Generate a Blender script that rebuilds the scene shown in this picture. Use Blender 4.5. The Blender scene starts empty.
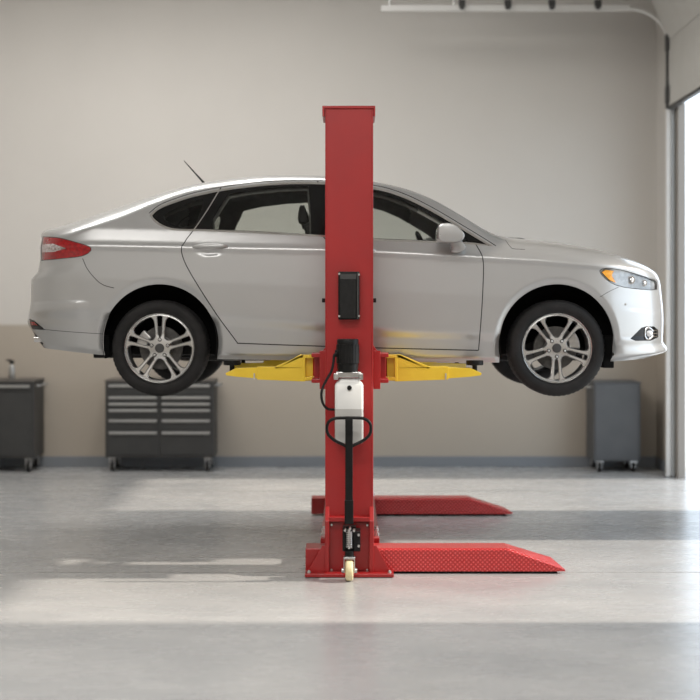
import bpy, bmesh, math, random
import numpy as np
from mathutils import Vector, Matrix
from mathutils.geometry import delaunay_2d_cdt
random.seed(4); RNG = np.random.RandomState(3)
F = 1393.0; CY = -10.0; CZ = 1.823; HX = 350.0; HY = 305.0
COL = bpy.context.scene.collection
PI = math.pi

def at(u, v, D):
    """point seen at picture position (u, v) at distance D from the viewpoint"""
    return ((u-HX)/F*D, CY+D, CZ-(v-HY)/F*D)

# ------------------------------------------------------------------ materials
def mat(name, color, rough=.5, metal=0., coat=0., spec=.5, emit=None, estr=0, alpha=None):
    m = bpy.data.materials.new(name); m.use_nodes = True
    b = m.node_tree.nodes['Principled BSDF']
    b.inputs['Base Color'].default_value = (*color, 1)
    b.inputs['Roughness'].default_value = rough
    b.inputs['Metallic'].default_value = metal
    b.inputs['Coat Weight'].default_value = coat
    b.inputs['Coat Roughness'].default_value = .04
    b.inputs['Specular IOR Level'].default_value = spec
    if emit:
        b.inputs['Emission Color'].default_value = (*emit, 1); b.inputs['Emission Strength'].default_value = estr
    return m

def nodes_of(m): return m.node_tree.nodes, m.node_tree.links, m.node_tree.nodes['Principled BSDF']

def noisy(m, c1, c2, scale=3., detail=4, rough=None, stretch=(1,1,1), bump=0., bscale=60.):
    N, L, b = nodes_of(m)
    tc = N.new('ShaderNodeTexCoord'); mp = N.new('ShaderNodeMapping'); mp.inputs['Scale'].default_value = stretch
    L.new(tc.outputs['Object'], mp.inputs['Vector'])
    n = N.new('ShaderNodeTexNoise'); n.inputs['Scale'].default_value = scale; n.inputs['Detail'].default_value = detail
    L.new(mp.outputs[0], n.inputs['Vector'])
    r = N.new('ShaderNodeValToRGB'); r.color_ramp.elements[0].position = .3; r.color_ramp.elements[1].position = .7
    r.color_ramp.elements[0].color = (*c1, 1); r.color_ramp.elements[1].color = (*c2, 1)
    L.new(n.outputs['Fac'], r.inputs['Fac']); L.new(r.outputs[0], b.inputs['Base Color'])
    if rough:
        mr = N.new('ShaderNodeMapRange'); mr.inputs[3].default_value = rough[0]; mr.inputs[4].default_value = rough[1]
        L.new(n.outputs['Fac'], mr.inputs[0]); L.new(mr.outputs[0], b.inputs['Roughness'])
    if bump:
        n2 = N.new('ShaderNodeTexNoise'); n2.inputs['Scale'].default_value = bscale; n2.inputs['Detail'].default_value = 3
        L.new(mp.outputs[0], n2.inputs['Vector'])
        bp = N.new('ShaderNodeBump'); bp.inputs['Strength'].default_value = bump; bp.inputs['Distance'].default_value = .002
        L.new(n2.outputs['Fac'], bp.inputs['Height']); L.new(bp.outputs[0], b.inputs['Normal'])
    return m

def glass(name, tint, rough=.02, ior=1.5):
    m = bpy.data.materials.new(name); m.use_nodes = True
    N, L = m.node_tree.nodes, m.node_tree.links; N.clear()
    o = N.new('ShaderNodeOutputMaterial'); mx = N.new('ShaderNodeMixShader')
    t = N.new('ShaderNodeBsdfTransparent'); t.inputs[0].default_value = (*tint, 1)
    g = N.new('ShaderNodeBsdfGlossy'); g.inputs['Roughness'].default_value = rough
    f = N.new('ShaderNodeFresnel'); f.inputs['IOR'].default_value = ior
    L.new(f.outputs[0], mx.inputs[0]); L.new(t.outputs[0], mx.inputs[1]); L.new(g.outputs[0], mx.inputs[2])
    L.new(mx.outputs[0], o.inputs[0]); return m

M = {}
M['paint'] = mat('silver_paint', (.445,.446,.444), .34, .55, .9)
M['paint'].node_tree.nodes['Principled BSDF'].inputs['Coat Roughness'].default_value = .09
def fleck(m):
    N, L, b = nodes_of(m)
    tc = N.new('ShaderNodeTexCoord'); n = N.new('ShaderNodeTexNoise'); n.inputs['Scale'].default_value = 900
    L.new(tc.outputs['Object'], n.inputs['Vector'])
    mr = N.new('ShaderNodeMapRange'); mr.inputs[3].default_value = .30; mr.inputs[4].default_value = .40
    L.new(n.outputs['Fac'], mr.inputs[0]); L.new(mr.outputs[0], b.inputs['Roughness'])
fleck(M['paint'])
M['chrome'] = mat('chrome', (.72,.70,.68), .16, 1.)
M['gap'] = mat('gap_black', (.012,.012,.012), .6)
M['gloss_black'] = mat('gloss_black', (.006,.006,.006), .15, 0, 0, .3)
M['rubber'] = noisy(mat('rubber', (.02,.02,.02), .7, spec=.25), (.011,.011,.011), (.019,.018,.018), 14, bump=.15, bscale=120)
M['liner'] = mat('liner', (.006,.006,.006), .9, spec=.1)
M['plastic'] = noisy(mat('black_plastic', (.015,.015,.015), .45, spec=.25), (.008,.008,.008), (.014,.014,.014), 30, bump=.2, bscale=200)
M['alloy'] = noisy(mat('alloy', (.6,.6,.59), .24, .85, .6), (.54,.54,.53), (.62,.62,.61), 8)
M['alloy_dark'] = mat('alloy_barrel', (.10,.10,.10), .45, .7)
M['steel'] = noisy(mat('steel', (.5,.5,.5), .3, 1.), (.42,.42,.42), (.58,.57,.56), 20)
M['disc'] = noisy(mat('disc', (.1,.1,.1), .5, .6), (.06,.058,.055), (.11,.105,.10), 30)
M['glass'] = glass('window_glass', (.76,.78,.75))
M['glass_dark'] = glass('quarter_glass', (.32,.33,.31))
M['lens'] = glass('lamp_lens', (.95,.95,.95))
M['lamp_red'] = noisy(mat('lamp_red', (.3,.006,.009), .2, 0, .3), (.20,.004,.006), (.40,.008,.010), 50)
M['lamp_clear'] = noisy(mat('lamp_clear', (.6,.55,.55), .12, .7, .6), (.30,.22,.22), (.85,.80,.80), 70)
M['amber'] = noisy(mat('amber', (.75,.30,.02), .2, 0, 1.), (.62,.22,.01), (.85,.42,.04), 60)
M['reflector'] = noisy(mat('lamp_reflector', (.8,.8,.8), .25, .25), (.62,.62,.62), (.92,.92,.92), 25)
M['trim'] = noisy(mat('cabin_trim', (.16,.155,.145), .75), (.13,.125,.118), (.18,.175,.165), 20)
M['trim_light'] = mat('cabin_pillar', (.62,.61,.58), .7)
M['seat'] = noisy(mat('seat_cloth', (.03,.03,.03), .85), (.024,.024,.024), (.04,.038,.036), 60)
M['red'] = noisy(mat('red_enamel', (.40,.008,.009), .4, 0, .25), (.30,.006,.007), (.365,.008,.008), 2.5, bump=.10, bscale=90)
M['yellow'] = noisy(mat('yellow_enamel', (.78,.55,.03), .42, 0, .25), (.74,.50,.025), (.84,.60,.04), 6, bump=.1, bscale=90)
M['black_steel'] = noisy(mat('black_powder_coat', (.012,.012,.012), .4, spec=.2), (.006,.006,.006), (.010,.010,.010), 20, bump=.15, bscale=160)
M['tank'] = mat('tank_plastic', (.72,.72,.70), .35); 
M['oil'] = mat('tank_oil', (.46,.45,.43), .35)
M['nylon'] = noisy(mat('cream_nylon', (.72,.62,.36), .5), (.66,.55,.28), (.80,.72,.50), 20)
M['bolt'] = mat('zinc_bolt', (.62,.61,.60), .3, .9)
M['cabinet'] = noisy(mat('cabinet_grey', (.04,.04,.04), .5), (.034,.034,.034), (.043,.043,.042), 8)
M['cabinet_mid'] = noisy(mat('cabinet_mid_grey', (.08,.08,.08), .5), (.070,.073,.077), (.086,.089,.094), 4)
M['handle'] = mat('drawer_handle', (.42,.42,.41), .35, .7)
M['worktop'] = mat('cabinet_top', (.10,.09,.08), .6)

def wall_mat():
    m = mat('two_tone_wall', (.5,.5,.5), .75)
    N, L, b = nodes_of(m)
    g = N.new('ShaderNodeNewGeometry'); s = N.new('ShaderNodeSeparateXYZ'); L.new(g.outputs['Position'], s.inputs[0])
    mr = N.new('ShaderNodeMapRange'); mr.inputs[1].default_value = 1.585; mr.inputs[2].default_value = 1.615
    L.new(s.outputs['Z'], mr.inputs[0])
    n = N.new('ShaderNodeTexNoise'); n.inputs['Scale'].default_value = 1.1; n.inputs['Detail'].default_value = 5
    L.new(g.outputs['Position'], n.inputs['Vector'])
    mx = N.new('ShaderNodeMix'); mx.data_type = 'RGBA'
    mx.inputs[6].default_value = (.42,.37,.31,1); mx.inputs[7].default_value = (.61,.585,.55,1)
    L.new(mr.outputs[0], mx.inputs[0])
    m2 = N.new('ShaderNodeMix'); m2.data_type = 'RGBA'; m2.blend_type = 'MULTIPLY'; m2.inputs[0].default_value = 1
    r = N.new('ShaderNodeValToRGB'); r.color_ramp.elements[0].color = (.93,.93,.93,1); r.color_ramp.elements[1].color = (1.03,1.03,1.03,1)
    L.new(n.outputs['Fac'], r.inputs[0]); L.new(mx.outputs[2], m2.inputs[6]); L.new(r.outputs[0], m2.inputs[7])
    L.new(m2.outputs[2], b.inputs['Base Color'])
    n3 = N.new('ShaderNodeTexNoise'); n3.inputs['Scale'].default_value = 60
    L.new(g.outputs['Position'], n3.inputs['Vector'])
    bp = N.new('ShaderNodeBump'); bp.inputs['Strength'].default_value = .08; bp.inputs['Distance'].default_value = .003
    L.new(n3.outputs['Fac'], bp.inputs['Height']); L.new(bp.outputs[0], b.inputs['Normal'])
    return m
M['wall'] = wall_mat()

def floor_mat():
    m = mat('polished_concrete', (.45,.44,.42), .3, 0, 0, .5)
    N, L, b = nodes_of(m)
    g = N.new('ShaderNodeNewGeometry')
    mp = N.new('ShaderNodeMapping'); mp.inputs['Scale'].default_value = (.5,1.1,1); L.new(g.outputs['Position'], mp.inputs[0])
    n = N.new('ShaderNodeTexNoise'); n.inputs['Scale'].default_value = 1.6; n.inputs['Detail'].default_value = 7; n.inputs['Roughness'].default_value = .62
    L.new(mp.outputs[0], n.inputs['Vector'])
    r = N.new('ShaderNodeValToRGB'); r.color_ramp.elements[0].position = .3; r.color_ramp.elements[1].position = .72
    r.color_ramp.elements[0].color = (.345,.35,.355,1); r.color_ramp.elements[1].color = (.47,.468,.463,1)
    L.new(n.outputs['Fac'], r.inputs[0])
    L.new(r.outputs[0], b.inputs['Base Color'])
    n2 = N.new('ShaderNodeTexNoise'); n2.inputs['Scale'].default_value = 7; n2.inputs['Detail'].default_value = 5
    L.new(mp.outputs[0], n2.inputs['Vector'])
    mr = N.new('ShaderNodeMapRange'); mr.inputs[3].default_value = .17; mr.inputs[4].default_value = .36
    L.new(n2.outputs['Fac'], mr.inputs[0]); L.new(mr.outputs[0], b.inputs['Roughness'])
    return m
M['floor'] = floor_mat()
M['floor_shade'] = mat('painted_shadow_line', (.22,.21,.2), .8)  # shade colour for the thin shadow lines painted across the floor
M['base'] = mat('skirting_grey', (.20,.215,.235), .55)
M['ceil'] = noisy(mat('ceiling_paint', (.55,.54,.52), .8), (.52,.51,.49), (.57,.56,.54), 2)
M['door'] = noisy(mat('door_panel_white', (.55,.54,.51), .5), (.53,.52,.49), (.57,.56,.53), 3, bump=.06, bscale=70)
M['track'] = mat('galvanised_track', (.42,.42,.41), .35, .8)
M['track_dark'] = mat('dark_track_steel', (.07,.07,.07), .5, .5)  # dark steel of the upper track, hinges, brackets and seal
M['jamb'] = mat('jamb_white', (.72,.71,.69), .45)
M['jamb_taupe'] = mat('jamb_taupe', (.26,.235,.21), .5)
M['ground'] = noisy(mat('yard_concrete', (.6,.59,.57), .8), (.55,.54,.52), (.66,.65,.62), 1.5)

def checker_plate():
    m = mat('red_checker_plate', (.55,.02,.02), .34, 0, .4)
    N, L, b = nodes_of(m)
    g = N.new('ShaderNodeTexCoord'); sp = N.new('ShaderNodeSeparateXYZ'); L.new(g.outputs['Object'], sp.inputs[0])
    def math_(op, a, c=None):
        k = N.new('ShaderNodeMath'); k.operation = op
        for i, v in enumerate((a, c)):
            if v is None: continue
            if isinstance(v, (int, float)): k.inputs[i].default_value = v
            else: L.new(v, k.inputs[i])
        return k.outputs[0]
    h = math_('ADD', sp.outputs['Y'], sp.outputs['Z'])
    k = 2*PI/.062
    a = math_('MULTIPLY', math_('ADD', sp.outputs['X'], h), k)
    c = math_('MULTIPLY', math_('SUBTRACT', sp.outputs['X'], h), k)
    s = math_('MULTIPLY', math_('SINE', a), math_('SINE', c))
    p = math_('POWER', math_('ABSOLUTE', s), 2.2)
    bp = N.new('ShaderNodeBump'); bp.inputs['Strength'].default_value = .9; bp.inputs['Distance'].default_value = .003
    L.new(p, bp.inputs['Height']); L.new(bp.outputs[0], b.inputs['Normal'])
    mx = N.new('ShaderNodeMix'); mx.data_type = 'RGBA'; mx.inputs[6].default_value = (.42,.010,.011,1); mx.inputs[7].default_value = (.78,.10,.10,1)
    L.new(p, mx.inputs[0]); L.new(mx.outputs[2], b.inputs['Base Color'])
    return m
M['checker'] = checker_plate()

# ------------------------------------------------------------------ mesh helpers
class MB:
    def __init__(s): s.v = []; s.f = []; s.m = []
    def add(s, vs, fs, mi=0):
        o = len(s.v); s.v += [tuple(map(float, v)) for v in vs]; s.f += [tuple(int(i)+o for i in f) for f in fs]; s.m += [mi]*len(fs); return s
    def box(s, x0, x1, y0, y1, z0, z1, mi=0):
        return s.add([(x0,y0,z0),(x1,y0,z0),(x1,y1,z0),(x0,y1,z0),(x0,y0,z1),(x1,y0,z1),(x1,y1,z1),(x0,y1,z1)],
              [(0,3,2,1),(4,5,6,7),(0,1,5,4),(1,2,6,5),(2,3,7,6),(3,0,4,7)], mi)
    def prism(s, poly, y0, y1, mi=0):
        """poly of (x,z) extruded along y"""
        a = sum(poly[i][0]*poly[(i+1)%len(poly)][1]-poly[(i+1)%len(poly)][0]*poly[i][1] for i in range(len(poly)))
        if a < 0: poly = poly[::-1]
        n = len(poly)
        vs = [(x,y0,z) for x,z in poly]+[(x,y1,z) for x,z in poly]
        fs = [tuple(range(n)), tuple(range(2*n-1, n-1, -1))]+[(i, n+i, n+(i+1)%n, (i+1)%n) for i in range(n)]
        return s.add(vs, fs, mi)
    def prism_x(s, poly, x0, x1, mi=0):
        """poly of (y,z) extruded along x"""
        a = sum(poly[i][0]*poly[(i+1)%len(poly)][1]-poly[(i+1)%len(poly)][0]*poly[i][1] for i in range(len(poly)))
        if a > 0: poly = poly[::-1]
        n = len(poly)
        vs = [(x0,y,z) for y,z in poly]+[(x1,y,z) for y,z in poly]
        fs = [tuple(range(n)), tuple(range(2*n-1, n-1, -1))]+[(i, n+i, n+(i+1)%n, (i+1)%n) for i in range(n)]
        return s.add(vs, fs, mi)
    def lathe(s, prof, c=(0,0,0), axis='y', n=48, mi=0, caps=True, wob=None):
        """prof: (r, h) rings along the axis"""
        vs = []; fs = []
        for k, (r, h) in enumerate(prof):
            for i in range(n):
                a = 2*PI*i/n; rr = r+(wob(k, i) if wob else 0)
                p = {'y': (rr*math.cos(a), h, rr*math.sin(a)), 'z': (rr*math.cos(a), rr*math.sin(a), h), 'x': (h, rr*math.cos(a), rr*math.sin(a))}[axis]
                vs.append((c[0]+p[0], c[1]+p[1], c[2]+p[2]))
        for k in range(len(prof)-1):
            for i in range(n):
                j = (i+1)%n; fs.append((k*n+i, k*n+j, (k+1)*n+j, (k+1)*n+i))
        if caps:
            fs.append(tuple(range(n))[::-1]); fs.append(tuple(range((len(prof)-1)*n, len(prof)*n)))
        return s.add(vs, fs, mi)
    def cyl(s, c, r, h0, h1, axis='z', n=20, mi=0, ch=.0):
        if ch: return s.lathe([(r-ch,h0),(r,h0+ch),(r,h1-ch),(r-ch,h1)], c, axis, n, mi)
        return s.lathe([(r,h0),(r,h1)], c, axis, n, mi)
    def tube(s, pts, r, n=10, mi=0, closed=False, rr=None):
        pts = [Vector(p) for p in pts]; m = len(pts); vs = []; fs = []
        up = Vector((0,1,0.01)).normalized()
        for i, p in enumerate(pts):
            if closed: t = pts[(i+1)%m]-pts[i-1]
            else: t = pts[min(i+1,m-1)]-pts[max(i-1,0)]
            t.normalize(); a = t.cross(up)
            if a.length < .05: a = t.cross(Vector((1,0,0)))
            a.normalize(); b = t.cross(a)
            q = rr[i] if rr else r
            for k in range(n):
                w = 2*PI*k/n; vs.append(p+a*(q*math.cos(w))+b*(q*math.sin(w)))
        for i in range(m if closed else m-1):
            j = (i+1)%m
            for k in range(n): l = (k+1)%n; fs.append((i*n+k, i*n+l, j*n+l, j*n+k))
        if not closed: fs.append(tuple(range(n))[::-1]); fs.append(tuple(range((m-1)*n, m*n)))
        return s.add(vs, fs, mi)
    def pillow(s, poly, y0, y1, k=2.6, steps=10, end=.0, mi=0, lean=(0,0)):
        """closed (x,z) outline swelling and shrinking along y"""
        cx = sum(p[0] for p in poly)/len(poly); cz = sum(p[1] for p in poly)/len(poly); n = len(poly); vs = []; fs = []
        for i in range(steps+1):
            t = i/steps; tt = (1-math.cos(PI*t))/2
            q = end+(1-end)*max(0., 1-abs(2*tt-1)**k)**(1/k)
            if i in (0, steps): q = max(q, .02)
            for x, z in poly: vs.append((cx+(x-cx)*q+lean[0]*tt, y0+(y1-y0)*tt, cz+(z-cz)*q+lean[1]*tt))
        for i in range(steps):
            for j in range(n): l = (j+1)%n; fs.append((i*n+j, (i+1)*n+j, (i+1)*n+l, i*n+l))
        fs.append(tuple(range(n))); fs.append(tuple(range(steps*n, steps*n+n))[::-1])
        return s.add(vs, fs, mi)
    def build(s, name, mats, parent=None, bevel=0., smooth=False, origin=None, seg=2, angle=40):
        me = bpy.data.meshes.new(name)
        o3 = origin or (0,0,0)
        me.from_pydata([(v[0]-o3[0], v[1]-o3[1], v[2]-o3[2]) for v in s.v], [], s.f)
        if not isinstance(mats, (list, tuple)): mats = [mats]
        for m_ in mats: me.materials.append(m_)
        me.polygons.foreach_set('material_index', s.m); me.update()
        bm = bmesh.new(); bm.from_mesh(me); bmesh.ops.recalc_face_normals(bm, faces=bm.faces); bm.to_mesh(me); bm.free()
        if smooth:
            me.polygons.foreach_set('use_smooth', [True]*len(me.polygons))
            me.set_sharp_from_angle(angle=math.radians(angle))
        ob = bpy.data.objects.new(name, me); COL.objects.link(ob); ob.location = o3
        if bevel:
            b = ob.modifiers.new('bevel', 'BEVEL'); b.width = bevel; b.segments = seg; b.limit_method = 'ANGLE'; b.harden_normals = False
        if parent: attach(ob, parent)
        return ob

def world_loc(o):
    v = Vector(o.location)
    while o.parent: o = o.parent; v = v+Vector(o.location)
    return v
def attach(ob, parent):
    ob.location = Vector(ob.location)-world_loc(parent); ob.parent = parent
def thing(name, label, cat, loc, group=None):
    o = bpy.data.objects.new(name, None); COL.objects.link(o); o.location = loc; o.empty_display_size = .1
    o['label'] = label; o['category'] = cat
    if group: o['group'] = group
    return o
def structure(o): o['kind'] = 'structure'; return o
def catmull(pts, step=4., closed=False):
    P = [np.array(p, float) for p in pts]; n = len(P); out = []
    rng_ = range(n if closed else n-1)
    for i in rng_:
        p1, p2 = P[i], P[(i+1)%n]
        p0 = P[i-1] if (closed or i > 0) else 2*p1-p2
        p3 = P[(i+2)%n] if (closed or i+2 < n) else 2*p2-p1
        k = max(1, int(np.linalg.norm(p2-p1)/step))
        for j in range(k):
            t = j/k; out.append(.5*((2*p1)+(-p0+p2)*t+(2*p0-5*p1+4*p2-p3)*t*t+(-p0+3*p1-3*p2+p3)*t**3))
    if not closed: out.append(P[-1])
    return [tuple(p) for p in out]
def chaikin(pts, it=2):
    for _ in range(it):
        o = []
        for i in range(len(pts)):
            a, b = np.array(pts[i]), np.array(pts[(i+1)%len(pts)]); o += [tuple(.75*a+.25*b), tuple(.25*a+.75*b)]
        pts = o
    return pts
def densify(pts, step, closed=True):
    out = []; n = len(pts)
    for i in range(n if closed else n-1):
        a, b = np.array(pts[i], float), np.array(pts[(i+1)%n], float); k = max(1, int(np.ceil(np.linalg.norm(b-a)/step)))
        out += [tuple(a+(b-a)*j/k) for j in range(k)]
    if not closed: out.append(tuple(pts[-1]))
    return out
def offset_poly(pts, d):
    """closed polygon moved inwards by d (orientation found here)"""
    P = np.array(pts, float); A = 0.5*np.sum(P[:,0]*np.roll(P[:,1],-1)-np.roll(P[:,0],-1)*P[:,1])
    s = 1 if A > 0 else -1; n = len(P); out = []
    for i in range(n):
        e1 = P[i]-P[i-1]; e2 = P[(i+1)%n]-P[i]
        e1 /= max(np.linalg.norm(e1),1e-9); e2 /= max(np.linalg.norm(e2),1e-9)
        n1 = np.array([-e1[1], e1[0]])*s; n2 = np.array([-e2[1], e2[0]])*s
        b = n1+n2; l = np.linalg.norm(b)
        if l < .3: b = n1; l = 1
        b = b/l; c = max(.45, float(np.dot(b, n1))); out.append(tuple(P[i]+b*d/c))
    return out
def strip_poly(line, w):
    P = np.array(line, float); n = len(P); L_ = []; R_ = []
    for i in range(n):
        t = P[min(i+1,n-1)]-P[max(i-1,0)]; t /= np.linalg.norm(t); nn = np.array([-t[1], t[0]])*w/2
        L_.append(tuple(P[i]+nn)); R_.append(tuple(P[i]-nn))
    return L_+R_[::-1]
def inside(px, py, poly):
    P = np.array(poly); x0, y0 = P[:,0], P[:,1]; x1, y1 = np.roll(x0,-1), np.roll(y0,-1)
    res = np.zeros(len(px), bool)
    for a, b, c, d in zip(x0, y0, x1, y1):
        if b == d: continue
        cond = ((b > py) != (d > py)); xs = a+(py-b)*(c-a)/(d-b); res ^= cond & (px < xs)
    return res

# ------------------------------------------------------------------ room
XR = 3.449; YB = 5.7; ZC = 5.75; XL = -6.2; YF = -12.5
structure(MB().box(XL-.2, XR+.25, YF, YB+.2, -.15, 0).build('floor', M['floor']))
structure(MB().box(XL-.2, XR+.25, YB, YB+.2, 0, ZC).build('wall_back', M['wall']))
structure(MB().box(XL-.2, XL, YF, YB, 0, ZC).build('wall_left', M['wall']))
DH = 3.94
doors = [(2.27, 4.69), (-2.0, .80)]
w = MB()
ys = [YF, -2.0, .80, 2.27, 4.69, YB]
T_ = .05
w.box(XR, XR+T_, YF, -2.0, 0, ZC).box(XR, XR+T_, .80, 2.27, 0, ZC).box(XR, XR+T_, 4.69, YB, 0, ZC)
w.box(XR, XR+T_, -2.0, .80, DH, ZC).box(XR, XR+T_, 2.27, 4.69, DH, ZC)
structure(w.build('wall_right', M['wall']))
fw = MB().box(XL-.2, XR+.25, YF-.2, YF, 0, ZC)
structure(fw.build('wall_front', M['wall']))
structure(MB().box(XL-.2, XR+.25, YF, YB+.2, ZC, ZC+.2).build('ceiling', M['ceil']))
structure(MB().box(XL, XR, YB-.018, YB, 0, .118).build('baseboard_back', M['base'], bevel=.004))
structure(MB().box(XR-.018, XR, 4.80, YB-.018, 0, .118).build('baseboard_right', M['base'], bevel=.004))
g = MB()
for yy, wd in ((3.66,.02), (-.50,.008)): g.box(XL, XR, yy-wd/2, yy+wd/2, 0, .0008)
structure(g.build('shadow_line_1', M['floor_shade']))  # flat dark strips standing in for thin shadows on the floor
structure(MB().box(XR+.25, 60, -40, 40, -.15, -.01).build('ground', M['ground']))
# jamb and head of the visible doorway
j = MB(); j.box(XR-.012, XR+T_+.02, 4.60, 4.69, 0, DH); j.box(XR-.012, XR+T_+.02, 2.27, 2.36, 0, DH)
structure(j.build('trim_2', M['jamb_taupe'], bevel=.006))

# sectional door, rolled up, with its track
door = bpy.data.objects.new('door_1', None); COL.objects.link(door); door.location = (XR-.05, 3.5, DH); structure(door)
y0d, y1d = 2.2, 4.72
def panel(xa, za, xb, zb):
    d = Vector((xb-xa, 0, zb-za)); L_ = d.length; d.normalize(); nrm = Vector((-d.z, 0, d.x))*.022
    m = MB(); g_ = .006
    a = Vector((xa,0,za))+d*g_; b = Vector((xb,0,zb))-d*g_
    poly = [(a.x-nrm.x,a.z-nrm.z),(b.x-nrm.x,b.z-nrm.z),(b.x+nrm.x,b.z+nrm.z),(a.x+nrm.x,a.z+nrm.z)]
    m.prism(poly, y0d, y1d)
    return m.build('door_panel', M['door'], door, bevel=.004)
panel(XR-.06, DH-.02, XR-.06, 4.63)
panel(XR-.06, 4.63, XR-.30, 5.16)
panel(XR-.32, 5.20, XR-1.02, 5.235); panel(XR-1.03, 5.235, XR-1.73, 5.235); panel(XR-1.74, 5.235, XR-2.42, 5.235)
MB().box(XR-.085, XR-.035, y0d, y1d, DH-.05, DH-.018).build('bottom_seal', M['track_dark'], door)
tr = MB(); yt = 4.735
tr.box(XR-.10, XR-.055, yt, yt+.06, .01, 3.9)
tr.build('vertical_track', M['jamb'], door, bevel=.003)
tr = MB(); tr.box(XR-.050, XR-.004, yt-.01, yt+.04, .01, 3.9); tr.build('track_angle', M['track'], door, bevel=.003)
tr = MB(); tr.box(XR-.10, XR-.055, yt-.02, yt+.05, 3.9, 4.66); tr.build('track_upper', M['track_dark'], door, bevel=.003)
pts = [(XR-.08, yt+.02, 4.60)]+[(XR-.08-.42*(1-math.cos(a)), yt+.02, 4.60+.36*math.sin(a)) for a in np.linspace(0, PI/2, 9)]
tr = MB().tube(pts, .02, 8); tr.box(.33, XR-.49, yt, yt+.035, 4.935, 4.985); tr.box(.33, XR-.49, yt-.0, yt+.045, 4.985, 4.995)
tr.build('horizontal_track', M['jamb'], door, smooth=True)
for u in (462, 508, 552, 598):
    x = (u-HX)/F*14.73
    MB().box(x-.035, x+.035, yt-.03, yt+.03, 4.985, 5.05).cyl((x, 0, 4.975), .03, yt-.05, yt+.01, 'y').build('roller_hinge', M['track_dark'], door, bevel=.004)
for z in (4.60, 4.05):
    MB().box(XR-.11, XR-.05, yt-.06, yt+.05, z-.09, z+.09).build('roller_bracket', M['track_dark'], door, bevel=.006)
MB().tube([(1.1, yt+.02, 4.99), (1.1, yt+.02, ZC)], .012, 8).build('track_hanger', M['track'], door)
MB().tube([(.42, yt+.02, 4.99), (.42, yt+.02, ZC)], .012, 8).build('track_hanger', M['track'], door)

# ------------------------------------------------------------------ car body surface
YC = .925
def pchip(xk, yk):
    xk = np.array(xk, float); yk = np.array(yk, float); h = np.diff(xk); d = np.diff(yk)/h; m = np.zeros(len(xk))
    for i in range(1, len(xk)-1):
        if d[i-1]*d[i] > 0:
            w1 = 2*h[i]+h[i-1]; w2 = h[i]+2*h[i-1]; m[i] = (w1+w2)/(w1/d[i-1]+w2/d[i])
    m[0] = d[0]; m[-1] = d[-1]
    def f(x):
        x = np.clip(np.asarray(x, float), xk[0], xk[-1]); i = np.clip(np.searchsorted(xk, x)-1, 0, len(xk)-2)
        t = (x-xk[i])/h[i]
        return ((1+2*t)*(1-t)**2)*yk[i]+t*(1-t)**2*h[i]*m[i]+t*t*(3-2*t)*yk[i+1]+t*t*(t-1)*h[i]*m[i+1]
    return f
def cxz(u, v, D=10.925): return ((u-HX)/F*D, CZ-(v-HY)/F*D)
top_px = [(44.0,234),(51,230.8),(71.4,226.5),(88.6,221.7),(109,214.2),(133,206),(157,198.4),(176,192.8),(190,189.3),(205.6,185.7),(217,183.8),(238.6,181),
  (262,178.9),(290,178),(324,178.6),(350,180.8),(373,184.2),(394,188.6),(416.4,196),(431.3,203.6),(453.6,217.6),(472,228.6),(488.8,235.6),(507.7,238.9),
  (525.7,240.3),(551.4,243.6),(577,247.5),(602.9,253.9),(623.4,260.9),(638.9,268.5),(648.5,275.5),(654.5,282)]
bot = [(44,346,10.8),(64.6,348.6,10.45),(81.7,352,10.2),(102,355,10.07),(159,358,10.05),(216,359.3,10.05),(350,361,10.05),(497,362.7,10.05),(557,362,10.05),
  (613,361.8,10.07),(630,360,10.2),(646,357.5,10.45),(661.5,352.5,10.8)]
rear_px = [(44,346),(36,331.4),(31.5,321),(32.3,314),(34,304),(34.8,283.4),(38.6,273),(42.8,259.4),(43.4,245),(44,234)]
front_px = [(661.5,352.5),(664,347.5),(659.5,340.9),(660,330),(659.8,322.9),(659,304.9),(657.2,290),(654.5,282)]
Tk = np.array([cxz(*p) for p in top_px]); Bk = np.array([cxz(*p) for p in bot])
Lk = np.array([cxz(*p, 10.8) if i == 0 else cxz(*p) for i, p in enumerate(rear_px)]); Rk = np.array([cxz(*p, 10.8) if i == 0 else cxz(*p) for i, p in enumerate(front_px)])
Lk[0] = Bk[0]; Rk[0] = Bk[-1]; Lk[-1] = Tk[0]; Rk[-1] = Tk[-1]
fT = pchip(Tk[:,0], Tk[:,1]); fB = pchip(Bk[:,0], Bk[:,1]); fL = pchip(Lk[:,1], Lk[:,0]); fR = pchip(Rk[:,1], Rk[:,0])
def smoothf(f, x, w):
    return (f(x-w)+f(x-w/2)+f(x)+f(x+w/2)+f(x+w))/5
def XZ(p, q):
    p = np.asarray(p, float); q = np.asarray(q, float)
    tx = Tk[0,0]+p*(Tk[-1,0]-Tk[0,0]); bx = Bk[0,0]+p*(Bk[-1,0]-Bk[0,0])
    tz = smoothf(fT, tx, .06*np.clip(np.minimum(p, 1-p)*20, 0, 1)); bz = fB(bx)
    lz = Lk[0,1]+q*(Lk[-1,1]-Lk[0,1]); rz = Rk[0,1]+q*(Rk[-1,1]-Rk[0,1]); lx = fL(lz); rx = fR(rz)
    x = (1-q)*bx+q*tx+(1-p)*lx+p*rx-((1-p)*(1-q)*Bk[0,0]+p*(1-q)*Bk[-1,0]+(1-p)*q*Tk[0,0]+p*q*Tk[-1,0])
    z = (1-q)*bz+q*tz+(1-p)*lz+p*rz-((1-p)*(1-q)*Bk[0,1]+p*(1-q)*Bk[-1,1]+(1-p)*q*Tk[0,1]+p*q*Tk[-1,1])
    return x, z
REAR_T = [(41.5,346),(32,331.4),(27.5,321),(28.6,314),(30.3,304),(31,283.4),(35.4,273),(39.6,259.4),(40,245),(40.8,234)]
FRONT_T = [(663.5,352.8),(667,347.3),(663,340.9),(663.2,330),(663.3,322.9),(662.5,304.9),(660.7,287),(658,281.5)]
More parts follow.
